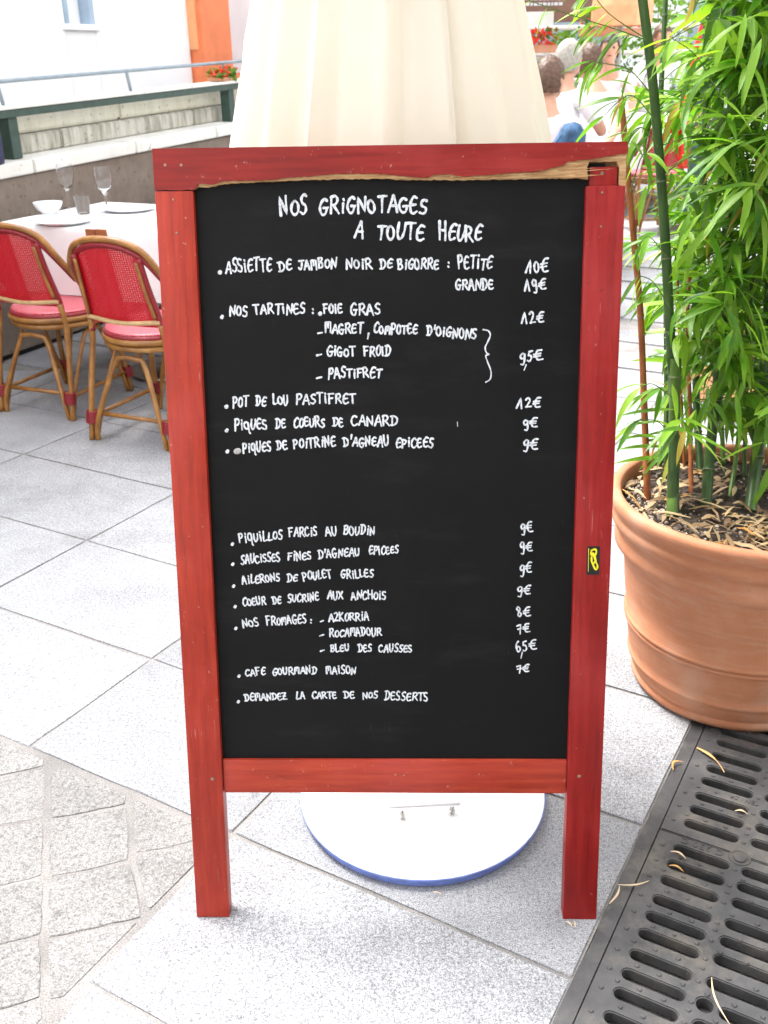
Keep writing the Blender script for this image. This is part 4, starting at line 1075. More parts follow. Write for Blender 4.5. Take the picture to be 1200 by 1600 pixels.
# ================================================================== RATTAN CHAIRS
def copy_tree(o, parent=None):
    c = o.copy(); C.objects.link(c); c.parent = parent
    for ch in list(o.children): copy_tree(ch, c)
    return c
def make_chair():
    t = empty('rattan_chair')
    # seat
    bm = bmesh.new(); lathe(bm, [(0, .452), (.15, .455), (.195, .458), (.207, .452), (.205, .440), (0, .438)], 40, fn=lambda r, z, a: r*(1+.05*math.sin(a)**2)); seat = fin('seat', bm, m_seat, t, smooth=True, angle=50)
    for z, r, nm in ((.436, .208, m_wrap), (.420, .213, m_cane), (.392, .205, m_cane)):
        bm = bmesh.new(); tube(bm, [(r*math.cos(a*math.pi/16), r*1.05*math.sin(a*math.pi/16), z) for a in range(32)], .0095 if nm is m_wrap else .0125, 8, closed=True); fin('seat_ring', bm, nm, t, smooth=True)
    def back(x, z):   # y of the curved back surface
        return -.205 - (z-.47)*.24 - .0 + .55*x*x
    # uprights continuing as rear legs
    for s in (-1, 1):
        bm = bmesh.new(); tube(bm, catmull([(s*.198, -.265, 0), (s*.192, -.235, .20), (s*.180, -.200, .40), (s*.168, -.205, .50)], 5), .0125, 8); fin('rear_leg', bm, m_cane, t, smooth=True)
        bm = bmesh.new(); tube(bm, catmull([(s*.172, -.200, .45), (s*.168, back(.168, .52)-.004, .52), (s*.158, back(.158, .65)-.01, .65), (s*.150, back(.15, .765)-.008, .765)], 5), .0120, 8); fin('upright', bm, m_wrap, t, smooth=True)
        bm = bmesh.new(); tube(bm, catmull([(s*.160, -.225, .53), (s*.148, back(.15, .65)-.022, .65), (s*.142, back(.15, .75)-.02, .75)], 5), .0075, 8); fin('upright_trim', bm, m_cane, t, smooth=True)
        bm = bmesh.new(); tube(bm, catmull([(s*.185, .19, 0), (s*.175, .165, .2), (s*.160, .15, .41)], 5), .0125, 8); fin('front_leg', bm, m_cane, t, smooth=True)
        # bindings
        for (p0, p1) in (((s*.190, -.260, .075), (s*.188, -.250, .125)), ((s*.182, .185, .075), (s*.179, .178, .125))):
            bm = bmesh.new(); a, b = Vector(p0), Vector(p1); n = 7
            for k in range(n): 
                q = a.lerp(b, (k+.5)/n); M_ = Matrix.Translation(q) @ Matrix.Diagonal((1.25, .95, 1, 1))
                bb = bmesh.new(); tube(bb, [(.0195*math.cos(x*math.pi/6), .0195*math.sin(x*math.pi/6), 0) for x in range(12)], .0042, 5, closed=True)
                bmesh.ops.transform(bb, matrix=M_, verts=bb.verts); me_ = bpy.data.meshes.new('t'); bb.to_mesh(me_); bb.free(); bm.from_mesh(me_); bpy.data.meshes.remove(me_)
            fin('binding', bm, m_wrap, t, smooth=True)
        # side arch and stretcher
        bm = bmesh.new(); tube(bm, catmull([(s*.185, -.243, .01), (s*.178, -.19, .14), (s*.170, -.09, .315), (s*.168, -.05, .35), (s*.168, .02, .35), (s*.170, .06, .315), (s*.178, .13, .14), (s*.180, .172, .01)], 5), .0095, 8); fin('side_arch', bm, m_cane, t, smooth=True)
        bm = bmesh.new(); tube(bm, [(s*.188, -.25, .10), (s*.180, .18, .10)], .0095, 8); fin('stretcher', bm, m_cane, t, smooth=True)
    for (y0, yt, nm) in ((-.258, -.21, 0), (.183, .15, 1)):
        bm = bmesh.new(); tube(bm, catmull([(-.172, y0, 0), (-.155, y0, .10), (-.075, yt, .32), (-.035, yt, .352), (.035, yt, .352), (.075, yt, .32), (.155, y0, .10), (.172, y0, 0)], 6), .0105, 8); fin('arch', bm, m_cane, t, smooth=True)
    bm = bmesh.new(); tube(bm, [(-.185, -.245, .115), (.185, -.245, .115)], .0095, 8); fin('stretcher', bm, m_cane, t, smooth=True)
    # outer hoop running from the seat sides over the back
    hoop = [(-.205, .10, .42), (-.222, -.02, .50), (-.228, -.14, .60), (-.212, -.225, .70), (-.165, -.262, .785), (-.09, -.282, .822), (0, -.288, .832), (.09, -.282, .822), (.165, -.262, .785), (.212, -.225, .70), (.228, -.14, .60), (.222, -.02, .50), (.205, .10, .42)]
    bm = bmesh.new(); tube(bm, catmull(hoop, 6), .0125, 8); fin('hoop', bm, m_cane, t, smooth=True)
    inner = [(x*.93, y+.006 if z < .7 else y+.004, z-.022 if z > .7 else z-.006) for (x, y, z) in hoop]
    bm = bmesh.new(); tube(bm, catmull(inner[2:-2], 6), .0125, 8); fin('inner_hoop', bm, m_wrap, t, smooth=True)
    # woven back: horizontal and upright strands with real gaps
    bm = bmesh.new()
    def halfw(z):
        if z < .72: return .155
        return .155*math.sqrt(max(0, 1-((z-.72)/.092)**2.4))
    nz = 42; zz = [.49+(.806-.49)*k/nz for k in range(nz+1)]
    for k, z in enumerate(zz):
        hw = halfw(z)
        if hw < .03: continue
        prev = None; n = 40; w_ = .0030
        for i in range(n+1):
            x = -hw + 2*hw*i/n; y = back(x, z) + .0011*(1 if (i+k) % 2 else -1)
            a = bm.verts.new((x, y, z+w_)); b = bm.verts.new((x, y, z-w_))
            if prev: bm.faces.new((prev[0], prev[1], b, a))
            prev = (a, b)
    for k in range(31):
        x = -.153 + .306*k/30
        zs = [z for z in zz if halfw(z) > abs(x)]
        if len(zs) < 4: continue
        prev = None; w_ = .0032 if (2 < k < 6 or 17 < k < 27) else .0052
        for i, z in enumerate(zs):
            y = back(x, z) - .0008*(1 if (i+k) % 2 else -1)
            a = bm.verts.new((x-w_, y, z)); b = bm.verts.new((x+w_, y, z))
            if prev: bm.faces.new((prev[0], prev[1], b, a))
            prev = (a, b)
    bk = fin('woven_back', bm, m_weave, t)
    bm = bmesh.new(); tube(bm, catmull([(-.172, back(.17, .505)-.014, .512), (0, back(0, .5)-.016, .500), (.172, back(.17, .505)-.014, .512)], 6), .0095, 8); fin('back_bar', bm, m_split, t, smooth=True)
    return t
FD = Vector((.407, .9135, 0)); LD = Vector((.9135, -.407, 0))
ch0 = make_chair()
GRP = 'red woven rattan bistro chairs'
def place(o, x, y, rz, label, s=1.0):
    o.location = (x, y, gz(y)); o.rotation_euler = (0, 0, rz); o.scale = (s, s, s); tag(o, label, 'chair', GRP)
place(ch0, -.925, 4.07, R(-24), 'red woven rattan chair just left of the menu board, tucked under the white table')
chairs = [(-1.445, 4.475, R(-22), 'red woven rattan chair at the left edge of the picture, beside another chair'),
          (-1.02, 5.80, R(158), 'red woven rattan chair on the far side of the near white table'),
          (2.22, 8.45, R(8), 'red rattan chair standing behind the bamboo canes, far right across the street'),
          (.95, 6.15, R(-25), 'red rattan chair that the brown haired person sits on'),
          (1.30, 7.15, R(-35), 'red rattan chair that the white haired person sits on'),
          (2.05, 8.15+3.2, R(150), 'red rattan chair of the far diner behind the bamboo')]
for x, y, rz, lb in chairs: place(copy_tree(ch0), x, y, rz, lb)

# ================================================================== TABLES
def drape(poly, z, hem, seed, mat, amp=.012):
    """cloth over a convex polygon (world xy), with a wavy skirt; returns bmesh"""
    bm = bmesh.new(); rr = random.Random(seed); ring = []
    n = len(poly)
    for i in range(n):
        a, b = Vector(poly[i]), Vector(poly[(i+1) % n]); K = max(2, int((b-a).length/.03))
        d = (b-a).normalized(); nn = Vector((d.y, -d.x))
        for k in range(K): ring.append((a.lerp(b, k/K), nn, k/K))
    c = sum((Vector(p) for p in poly), Vector((0, 0)))/n
    sg = 1 if (ring[2][1].dot(ring[2][0]-c)) > 0 else -1
    rows = [(0, 0), (.004, -.006), (.006, -.02)] + [(.006, -hem*k/5) for k in range(1, 6)]
    L = []
    ph = rr.uniform(0, 6)
    for (o_, dz) in rows:
        row = []
        for i, (p, nn, f) in enumerate(ring):
            q = min(1, -dz/hem); wv = amp*q*(math.sin(i*.55+ph)+.6*math.sin(i*.23+ph*2)) + .02*q
            row.append(bm.verts.new((p.x+nn.x*sg*(o_+wv), p.y+nn.y*sg*(o_+wv), z+dz)))
        L.append(row)
    bm.faces.new(L[0])
    N = len(ring)
    for r0, r1 in zip(L, L[1:]):
        for k in range(N): bm.faces.new((r0[k], r0[(k+1) % N], r1[(k+1) % N], r1[k]))
    return bm
A0 = Vector((-1.80, 4.80, 0)); WD = Vector((.42, .9075, 0)); LR = Vector((.9075, -.42, 0))
def table(p, lx, ly, label, clabel, hem=.30, z=.755, seed=1, dirx=LR, diry=WD):
    c = p + dirx*lx/2 + diry*ly/2; g0 = gz(c.y)
    t = empty('bistro_table', (c.x, c.y, g0), math.atan2(dirx.y, dirx.x)); tag(t, label, 'table', 'white clothed bistro tables')
    bm = bmesh.new(); box(bm, (-lx/2+.01, -ly/2+.01, z-.035), (lx/2-.01, ly/2-.01, z-.005), bev=.004); fin('tabletop', bm, m_leather, t)
    bm = bmesh.new(); lathe(bm, [(.025, .04), (.025, z-.035)], 16); fin('pedestal', bm, m_steel, t, smooth=True)
    bm = bmesh.new(); lathe(bm, [(0, .006), (.21, .006), (.22, .012), (.21, .022), (.05, .04), (.03, .06)], 32); fin('foot', bm, m_steel, t, smooth=True)
    poly = [p, p+dirx*lx, p+dirx*lx+diry*ly, p+diry*ly]
    bm = drape([(v.x, v.y) for v in poly], z+g0, hem, seed, m_cloth); cl = fin('tablecloth', bm, m_cloth, smooth=True, angle=50); tag(cl, clabel, 'tablecloth', 'white tablecloths')
    # woven pink stripes that run down the near side of the cloth
    return t, cl
t1, cl1 = table(A0, 1.25, .80, 'rectangular bistro table under a white cloth behind the two near red chairs', 'white tablecloth with faint pink stripes, behind the two near red chairs')
t2, cl2 = table(A0+WD*1.55, 1.2, .8, 'second bistro table further along the brown wall, under a white cloth', 'plain white tablecloth on the second table along the brown wall', seed=2)
bm = bmesh.new()
for s_ in (.10, .13, .36, .385, .62, .645, .9, .925):
    q = A0 + LR*s_*1.25; 
    for k in range(5):
        z0 = .745-.285*k/5; z1 = .745-.285*(k+1)/5
        w_ = .004; o_ = -WD*(.030+.020*0)
        a = q + o_ - WD*.012*k/5; b = q + o_ - WD*.012*(k+1)/5
        vs = [bm.verts.new((a+LR*sx*w_)+Vector((0, 0, zz_))) for sx, zz_ in ((-1, z0), (1, z0))] + [bm.verts.new((b+LR*sx*w_)+Vector((0, 0, zz_))) for sx, zz_ in ((1, z1), (-1, z1))]
        bm.faces.new(vs)
bm.free()
TZ = .757
def glass(x, y, label, h=.20, r=.040):
    p = onz(x, y, TZ); t = bpy.data.objects.new('wine_glass', bpy.data.meshes.new('wine_glass'))
    bm = bmesh.new(); s = h/.20
    out = [(0, 0), (.034, 0), (.034, .002), (.006, .006), (.0045, .02), (.0045, .075), (.012, .088), (.030, .110), (r, .140), (.0405, .165), (.034, .20)]
    inn = [(.0325, .20), (.039, .165), (.0385, .141), (.0285, .112), (.011, .092), (0, .089)]
    lathe(bm, [(a*s, b*s) for a, b in out+inn], 28)
    o = fin('wine_glass', bm, m_glass, smooth=True, angle=60); o.location = (p.x, p.y, TZ); tag(o, label, 'wine glass', 'stemmed glasses on the near white table'); return o
glass(109, 325, 'empty stemmed wine glass on the white table, the left one of two', .215)
glass(168, 332, 'empty stemmed wine glass on the white table, nearer the menu board', .215)
def lz(name, prof, x, y, mat, label, cat, z=TZ, grp=None, n=36):
    p = onz(x, y, z); bm = bmesh.new(); lathe(bm, prof, n); o = fin(name, bm, mat, smooth=True, angle=50); o.location = (p.x, p.y, z); tag(o, label, cat, grp); return o
lz('bowl', [(0, .004), (.028, .004), (.030, 0), (.033, 0), (.034, .006), (.055, .022), (.068, .042), (.072, .056), (.070, .056), (.064, .042), (.05, .025), (0, .012)], 77, 334, m_china, 'small white china bowl at the left of the near white table', 'bowl')
lz('plate', [(0, .006), (.07, .006), (.075, 0), (.08, 0), (.13, .016), (.135, .020), (.130, .0205), (.085, .010), (0, .009)], 100, 350, m_china, 'white dinner plate at the near edge of the white table, below the small bowl', 'plate', grp='white plates')
lz('plate', [(0, .006), (.07, .006), (.075, 0), (.08, 0), (.13, .016), (.135, .020), (.130, .0205), (.085, .010), (0, .009)], 203, 330, m_china, 'white dinner plate close to the menu board on the white table', 'plate', grp='white plates')
lz('tumbler', [(0, .004), (.026, .002), (.028, 0), (.031, .004), (.038, .09), (.0365, .09), (.029, .012), (0, .010)], 131, 335, m_glass, 'short clear tumbler between the two stemmed glasses', 'glass')
# brown menu folder leaning on the near table edge
p = onz(153, 377, .757); bm = bmesh.new(); box(bm, (-.052, -.008, -.02), (-.002, .004, .028), bev=.002); box(bm, (.002, -.008, -.018), (.052, .004, .030), bev=.002)
o = fin('menu_folder', bm, m_leather); o.location = (p.x, p.y, .779); o.rotation_euler = (R(8), 0, R(-24)); tag(o, 'small brown leather menu folder showing above the near chair back', 'menu folder')

# ================================================================== LEFT WALL, RAILING, FACADE
WP = Vector((-2.075, 4.875, 0)); W0 = -2.8; W1 = 9.0
def wallpt(s, off, z): return WP + WD*s - LR*off + Vector((0, 0, z))
def wslope(s): return .033*(s)
def wallbox(bm, s0, s1, o0, o1, z0, z1, sl=True, bev=.006, K=1):
    vs = []
    for s in (s0, s1):
        for o_ in (o0, o1):
            for z in (z0, z1):
                vs.append(bm.verts.new(wallpt(s, o_, z + (wslope(s) if sl and z > .05 else 0))))
    idx = [(0, 1, 3, 2), (4, 6, 7, 5), (0, 4, 5, 1), (2, 3, 7, 6), (0, 2, 6, 4), (1, 5, 7, 3)]
    for f in idx: bm.faces.new([vs[i] for i in f])
    if bev: bmesh.ops.bevel(bm, geom=list({e for v in vs for e in v.link_edges}), offset=bev, segments=2, affect='EDGES')
wl = empty('retaining_wall', WP); tag(wl, 'brown grey concrete retaining wall with pale coping behind the white clothed table', 'wall')
def wpart(name, mat, *a, parent=wl, **k):
    bm = bmesh.new(); wallbox(bm, *a, **k)
    pw = parent.matrix_basis.translation if parent else Vector((0, 0, 0))
    bmesh.ops.translate(bm, verts=bm.verts, vec=-pw); return fin(name, bm, mat, parent)
wpart('wall_face', m_wall, W0, W1, 0, .5, .04, .895)
bmx = wpart('dark_gap', m_dark, W0, W1, .02, .4, 0, .06, sl=False, bev=0)
for k in range(14):
    s0 = W0+.86*k; wpart('coping_stone', m_cope, s0+.003, s0+.857, -.025, .34, .897, .962)
for k in range(9):
    s0 = W0+1.31*k; wpart('stained_block', m_stain, s0+.003, s0+1.307, .20, .6, .963, 1.062, bev=.008)
for k in range(9):
    s0 = W0+1.5*k; wpart('upper_block', m_yell, s0+.003, s0+1.497, .225, .95, 1.066, 1.165, bev=.012)
# railing that stands on the coping
rl = empty('green_railing', wallpt(0, .1, 0)); tag(rl, 'dark green beam with a thin grey rail above it, on the retaining wall', 'railing')
wpart('beam', m_green, W0, W1, .06, .16, 1.166, 1.203, parent=rl, bev=.004)
wpart('beam_cap', m_cope, W0, W1, .05, .18, 1.205, 1.222, parent=rl, bev=.003)
def railx(px, off=.10):
    # parameter s of the wall plane where the photo column px at about the beam height lies
    for i in range(4000):
        s = W0+i*.003; d = wallpt(s, off, 1.2)-CAM; z = d.dot(FW)
        if z > .3 and 600+1550*d.dot(RT)/z > px: return s
    return 0
s1 = railx(13); s2 = railx(358)
wpart('post', m_green, s1-.035, s1+.035, .08, .15, .963, 1.165, parent=rl, bev=.003)
wpart('post', m_green, s2-.035, s2+.035, .08, .15, .963, 1.165, parent=rl, bev=.003)
wpart('post', m_green, s2+(s2-s1)-.035, s2+(s2-s1)+.035, .08, .15, .963, 1.165, parent=rl, bev=.003)
bm = bmesh.new(); tube(bm, [wallpt(W0, .12, 1.335+wslope(W0))-rl.location, wallpt(W1, .12, 1.335+wslope(W1))-rl.location], .0105, 8); fin('rail', bm, m_railgrey, rl, smooth=True)
sa = railx(8); sb = railx(208); dd = sb-sa
for k in range(-1, 7):
    s = sa+dd*k; bm = bmesh.new(); z0 = wslope(s); tube(bm, [wallpt(s+.02, .12, 1.215+z0)-rl.location, wallpt(s, .12, 1.31+z0)-rl.location, wallpt(s, .12, 1.33+z0)-rl.location], .010, 8); fin('rail_post', bm, m_railgrey, rl, smooth=True)
# small flower pot on the beam
def flowers(loc, label, n=60, spread=.14, red=.25, h=.1, box_=None):
    t = empty('flower_box', loc); tag(t, label, 'flower box', 'red flower boxes'); rr = random.Random(int(loc[0]*100))
    bm = bmesh.new()
    w_ = spread; bh = .07 if n > 100 else .022; box(bm, (-w_, -.05, 0), (w_, .05, bh), bev=.006); fin('box', bm, m_terra, t)
    bm = bmesh.new(); bf = bmesh.new()
    for k in range(n):
        c = Vector((rr.uniform(-w_, w_), rr.uniform(-.06, .06), bh+rr.uniform(0, h)))
        tgt = bf if rr.random() < red else bm; s_ = rr.uniform(.012, .03)
        for q in range(4):
            M_ = Matrix.Translation(c) @ Euler((rr.uniform(0, 6), rr.uniform(0, 6), rr.uniform(0, 6))).to_matrix().to_4x4()
            vs = [tgt.verts.new(M_ @ Vector(v)) for v in ((0, 0, 0), (s_*.6, s_*.5, .003), (0, s_*1.4, 0), (-s_*.6, s_*.5, .003))]; tgt.faces.new(vs)
    o = fin('leaves', bm, m_shrub, t); o['kind'] = 'stuff'; o = fin('flowers', bf, m_petal, t); o['kind'] = 'stuff'
    return t
sf = railx(352); q = wallpt(sf, .11, 1.223+wslope(sf)); f1 = flowers(q, 'small box of red and green flowers on the green beam, left of the parasol', 90, .11, .3, .05); f1.rotation_euler = (0, 0, math.atan2(WD.y, WD.x))
# dark blue thing at the far left on the coping (a bag)
q = onz(3, 238, 1.06)
bm = bmesh.new(); box(bm, (-.07, -.05, 0), (.07, .05, .17), bev=.02); 
tube(bm, catmull([(-.04, 0, .165), (-.03, 0, .22), (.03, 0, .22), (.04, 0, .165)], 5), .006, 6)
m_navy = plain('navy_cloth', (.02, .02, .07, 1), .7, .3, 40, .002)
o = fin('shoulder_bag', bm, m_navy, smooth=True, angle=50); sq = railx(-42); q = wallpt(sq, .05, .963+wslope(sq)); o.location = q; tag(o, 'dark navy bag standing on the coping at the left edge', 'bag')

# facade beyond the railing
fb = empty('white_facade_building', wallpt(0, 2.2, 0)); tag(fb, 'tall white plastered building with a shuttered window and an orange shop pilaster', 'building')
FO = 2.6
def fpt(s, z, off=0.0): return wallpt(s, FO-off, z)
def fbox(name, mat, s0, s1, z0, z1, d0, d1, parent=fb, bev=.004, smat=None):
    return wpart(name, mat, s0, s1, FO-d1, FO-d0, z0, z1, parent=parent, sl=False, bev=bev)
def fs(px, z=1.7):
    for i in range(9000):
        s = -6+i*.004; d = fpt(s, z)-CAM; zz_ = d.dot(FW)
        if zz_ > .3 and 600+1550*d.dot(RT)/zz_ > px: return s
    return 20
def fz(px, py):
    """height on the facade plane at a photo point"""
    d = ray(px, py); nn = LR; t = (fpt(0, 0)-CAM).dot(nn)/d.dot(nn); return (CAM+d*t).z, ((CAM+d*t)-WP).dot(WD)
w0 = fz(104, 37); w1 = fz(145, 37); oz, oA = fz(320, 118); _, oB = fz(292, 20); _, oC = fz(341, 20); step_z = fz(300, 78)[0]
wa, wb = w0[1], w1[1]
fbox('wall', m_plaster, -6, wa-.02, 0, 7.5, -.3, 0); fbox('wall', m_plaster, wb+.02, oB, 0, 7.5, -.3, 0)
fbox('wall', m_plaster, wa-.02, wb+.02, 0, w0[0], -.3, -.002); fbox('wall', m_plaster, wa-.02, wb+.02, w0[0]+1.5, 7.5, -.3, -.002)
fbox('wall', m_plaster, oB, 16, 0, 7.5, -.3, -.02)
win = fbox('window', m_shutter, wa-.02, wa+.03, w0[0]+.002, w0[0]+1.498, -.10, .015); 
fbox('shutter', m_shutter, wb-.055, wb+.02, w0[0]+.002, w0[0]+1.498, -.10, .015)
fbox('window_sill', m_plaster, wa-.06, wb+.06, w0[0]-.05, w0[0]-.001, -.1, .05)
fbox('pane', m_china, wa+.031, wb-.056, w0[0]+.003, w0[0]+1.497, -.12, -.09)
fbox('pilaster', m_orange, oB+.02, oC, max(.02, oz-1.5), 5.5, -.019, .14)
fbox('pilaster_moulding', m_orangelt, oB, oB+.035, step_z, 5.5, -.019, .10)
fbox('plinth', m_orange, oB+.16, oC+.12, oz-1.49, oz+.02, .141, .20)
fbox('shop_front', plain('pinkish_plaster', (.72, .62, .62, 1), .8, .05, 4, .001), oC+.001, oC+3.0, .02, 4.5, -.019, .04)
# roof edge
fbox('roof_edge', m_cope, -6.1, 16.1, 7.501, 7.75, -.4, .35)

# ================================================================== RIGHT BACKGROUND
def house(name, label, x0, x1, y0, y1, h, mat, cols, zbase=0.0, shop=None):
    t = empty(name, ((x0+x1)/2, y0, 0)); tag(t, label, 'building')
    L = t.location
    def bp(nm, a, b, mt, par=t, bev=0):
        bm = bmesh.new(); box(bm, Vector(a)-L, Vector(b)-L, bev=bev); return fin(nm, bm, mt, par)
    bp('wall', (x0, y0, 0), (x1, y1, h), mat)
    n = int((x1-x0)/cols)
    for fl in range(1, int(h/2.9)):
        for k in range(n):
            cx = x0+(k+.5)*(x1-x0)/n; z = .4+fl*2.9
            wf = bp('window', (cx-.5, y0-.04, z), (cx+.5, y0-.003, z+1.6), m_whitepaint)
            bp('pane', (cx-.44, y0-.055, z+.06), (cx-.02, y0-.0405, z+1.54), m_pane, wf); bp('pane', (cx+.02, y0-.055, z+.06), (cx+.44, y0-.0405, z+1.54), m_pane, wf)
            bp('shutter', (cx-1.0, y0-.06, z), (cx-.52, y0-.003, z+1.6), m_shutter); bp('shutter', (cx+.52, y0-.06, z), (cx+1.0, y0-.003, z+1.6), m_shutter)
    bp('cornice', (x0-.2, y0-.35, h+.001), (x1+.2, y1, h+.3), m_cope)
    return t, bp
h1, bp = house('street_building', 'pale building far across the street with a brown shop fascia and lit white sign', .6, 9.5, 16.2, 20, 8.7, m_plaster, 2.4)
bp('shop_window', (1.2, 16.10, 1.0), (3.6, 16.198, 2.15), m_pane); bp('fascia', (1.0, 16.02, 2.2), (4.2, 16.18, 2.95), m_brown)
bp('shop_window', (4.6, 16.10, .9), (8.8, 16.198, 2.5), m_pane); bp('fascia', (4.5, 16.02, 2.55), (9.0, 16.18, 3.1), m_orange)
# shop sign board with small white lettering (illegible at this distance in the photo)
p = ony(846, 10, 12.5)
sg = empty('menu_sign', (p.x, 12.5, gz(12.5))); tag(sg, 'brown sign panel with small white lettering far behind, right of the parasol top', 'sign')
bm = bmesh.new(); box(bm, (-.24, -.02, 1.55), (.62, .02, 2.35), bev=.004); fin('panel', bm, m_brown, sg)
for x in (-.2, .58):
    bm = bmesh.new(); tube(bm, [(x, .03, 0), (x, .03, 2.3)], .018, 8); fin('post', bm, m_green, sg, smooth=True)
bm = bmesh.new(); rr = random.Random(6)
for r_ in range(3):
    x = -.18
    while x < .22:
        w_ = rr.uniform(.02, .045); box(bm, (x, -.0225, 1.83-r_*.055), (x+w_, -.0203, 1.86-r_*.055)); x += w_+.012
fin('lettering', bm, m_chalk, sg)
bm = bmesh.new(); box(bm, (-.2, -.024, 1.46), (.14, -.021, 1.66)); fin('paper', bm, m_cope, sg)
# railings with flower boxes behind the people
gr_ = empty('street_railing', (2.2, 10.8, gz(10.8))); tag(gr_, 'pale horizontal bar railing far behind the seated people, carrying flower boxes', 'railing')
for z in (1.02, 1.26, 1.50):
    bm = bmesh.new(); tube(bm, [(-1.2, 0, z), (2.2, .4, z+.02)], .022, 8); fin('bar', bm, m_cope, gr_, smooth=True)
for k in range(6):
    bm = bmesh.new(); x = -1.2+.68*k; tube(bm, [(x, .4*(x+1.2)/3.4, 0), (x, .4*(x+1.2)/3.4, 1.52)], .018, 8); fin('rail_post', bm, m_railgrey, gr_, smooth=True)
p = ony(841, 58, 10.6); flowers((p.x, 10.6, p.z-.14), 'flower box with bright red blooms on the far railing, just right of the parasol', 120, .18, .55, .14)
p = ony(955, 32, 10.7); flowers((p.x, 10.7, p.z-.14), 'flower box with orange red blooms on the far railing, above the people', 140, .3, .3, .16)
def shrub(loc, r, h, n, label, seed):
    t = empty('shrub', loc); tag(t, label, 'shrub', 'green shrubs behind the people'); rr = random.Random(seed)
    bm = bmesh.new()
    for k in range(5): tube(bm, [(0, 0, 0), (rr.uniform(-.1, .1), rr.uniform(-.1, .1), h*.5), (rr.uniform(-r, r)*.6, rr.uniform(-r, r)*.6, h*.9)], [.012, .008, .004], 5)
    fin('stem', bm, m_node, t)
    bm = bmesh.new()
    for k in range(n):
        c = Vector((rr.gauss(0, r*.45), rr.gauss(0, r*.45), h*rr.uniform(.15, 1))); s_ = rr.uniform(.03, .06)
        M_ = Matrix.Translation(c) @ Euler((rr.uniform(0, 6), rr.uniform(0, 6), rr.uniform(0, 6))).to_matrix().to_4x4()
        bm.faces.new([bm.verts.new(M_ @ Vector(v)) for v in ((0, 0, 0), (s_*.5, s_*.6, .004), (0, s_*1.6, 0), (-s_*.5, s_*.6, .004))])
    o = fin('foliage', bm, m_shrub, t); o['kind'] = 'stuff'
shrub((2.0, 11.2, gz(11)), .35, 1.5, 700, 'green shrub behind the far railing next to the parasol', 1)
shrub((2.9, 11.4, gz(11)), .5, 1.9, 1200, 'taller green shrub behind the far railing above the people', 2)
shrub((4.1, 11.0, gz(11)), .5, 1.6, 1200, 'green shrub behind the far diners, seen through the bamboo', 3)
shrub((3.4, 7.0, gz(7)), .6, 1.9, 1900, 'dark green shrub at the right edge behind the bamboo', 4)
shrub((4.3, 7.8, gz(7)), .7, 2.4, 2200, 'large dark green shrub at the right edge, behind the smaller one', 5)
# tree trunk / lamp post seen dark through the bamboo
p = ony(1107, 60, 6.6); lp = empty('street_lamp', (p.x, 6.6, gz(6.6))); tag(lp, 'dark street lamp post seen through the bamboo leaves', 'street lamp')
bm = bmesh.new(); lathe(bm, [(.09, 0), (.09, .1), (.06, .14), (.05, .6), (.042, .65), (.038, 3.4), (.06, 3.45), (0, 3.5)], 16); fin('post', bm, m_green, lp, smooth=True, angle=50)
bm = bmesh.new(); lathe(bm, [(.08, 3.5), (.16, 3.85), (.18, 3.87), (.02, 4.05), (0, 4.1)], 8); fin('lantern', bm, m_china, lp)

# closed red parasol
p = ony(1078, 262, 8.2); p0 = ony(1069, 60, 8.2)
rp = empty('closed_red_parasol', (p.x, 8.2, gz(8.2))); tag(rp, 'closed red and orange parasol standing behind the bamboo at the far chairs', 'parasol')
bm = bmesh.new(); hb = p.z-gz(8.2); ht = p0.z-gz(8.2)+.15
lathe(bm, [(.075, hb), (.10, hb+.1), (.105, hb+.35), (.075, hb+.7), (.05, ht-.15), (.02, ht)], 40, fn=lambda r, z, a: r*(1+.18*math.sin(a*7+z*2))); fin('canopy', bm, m_redfab, rp, smooth=True)
bm = bmesh.new(); lathe(bm, [(.018, .03), (.018, ht-.02)], 12); fin('pole', bm, m_cane, rp, smooth=True)
bm = bmesh.new(); lathe(bm, [(0, 0), (.2, 0), (.2, .05), (.03, .07), (.03, .2)], 24); fin('base', bm, m_steel, rp, smooth=True, angle=40)
# orange awning / parasol edge above
p = ony(955, 8, 10.0)
aw = empty('orange_parasol', (p.x+.1, 10.0, gz(10))); tag(aw, 'open pale orange parasol whose hanging edge shows above the seated people', 'parasol')
z0 = p.z-.17-gz(10)
bm = bmesh.new(); lathe(bm, [(.27, z0), (.275, z0+.16), (.24, z0+.34), (.03, z0+.62)], 24, fn=lambda r, z, a: r*(1+.05*math.sin(a*8))); fin('canopy', bm, m_orfab, aw, smooth=False)
bm = bmesh.new(); lathe(bm, [(.022, 0), (.022, z0+.62)], 10); fin('pole', bm, m_steel, aw, smooth=True)
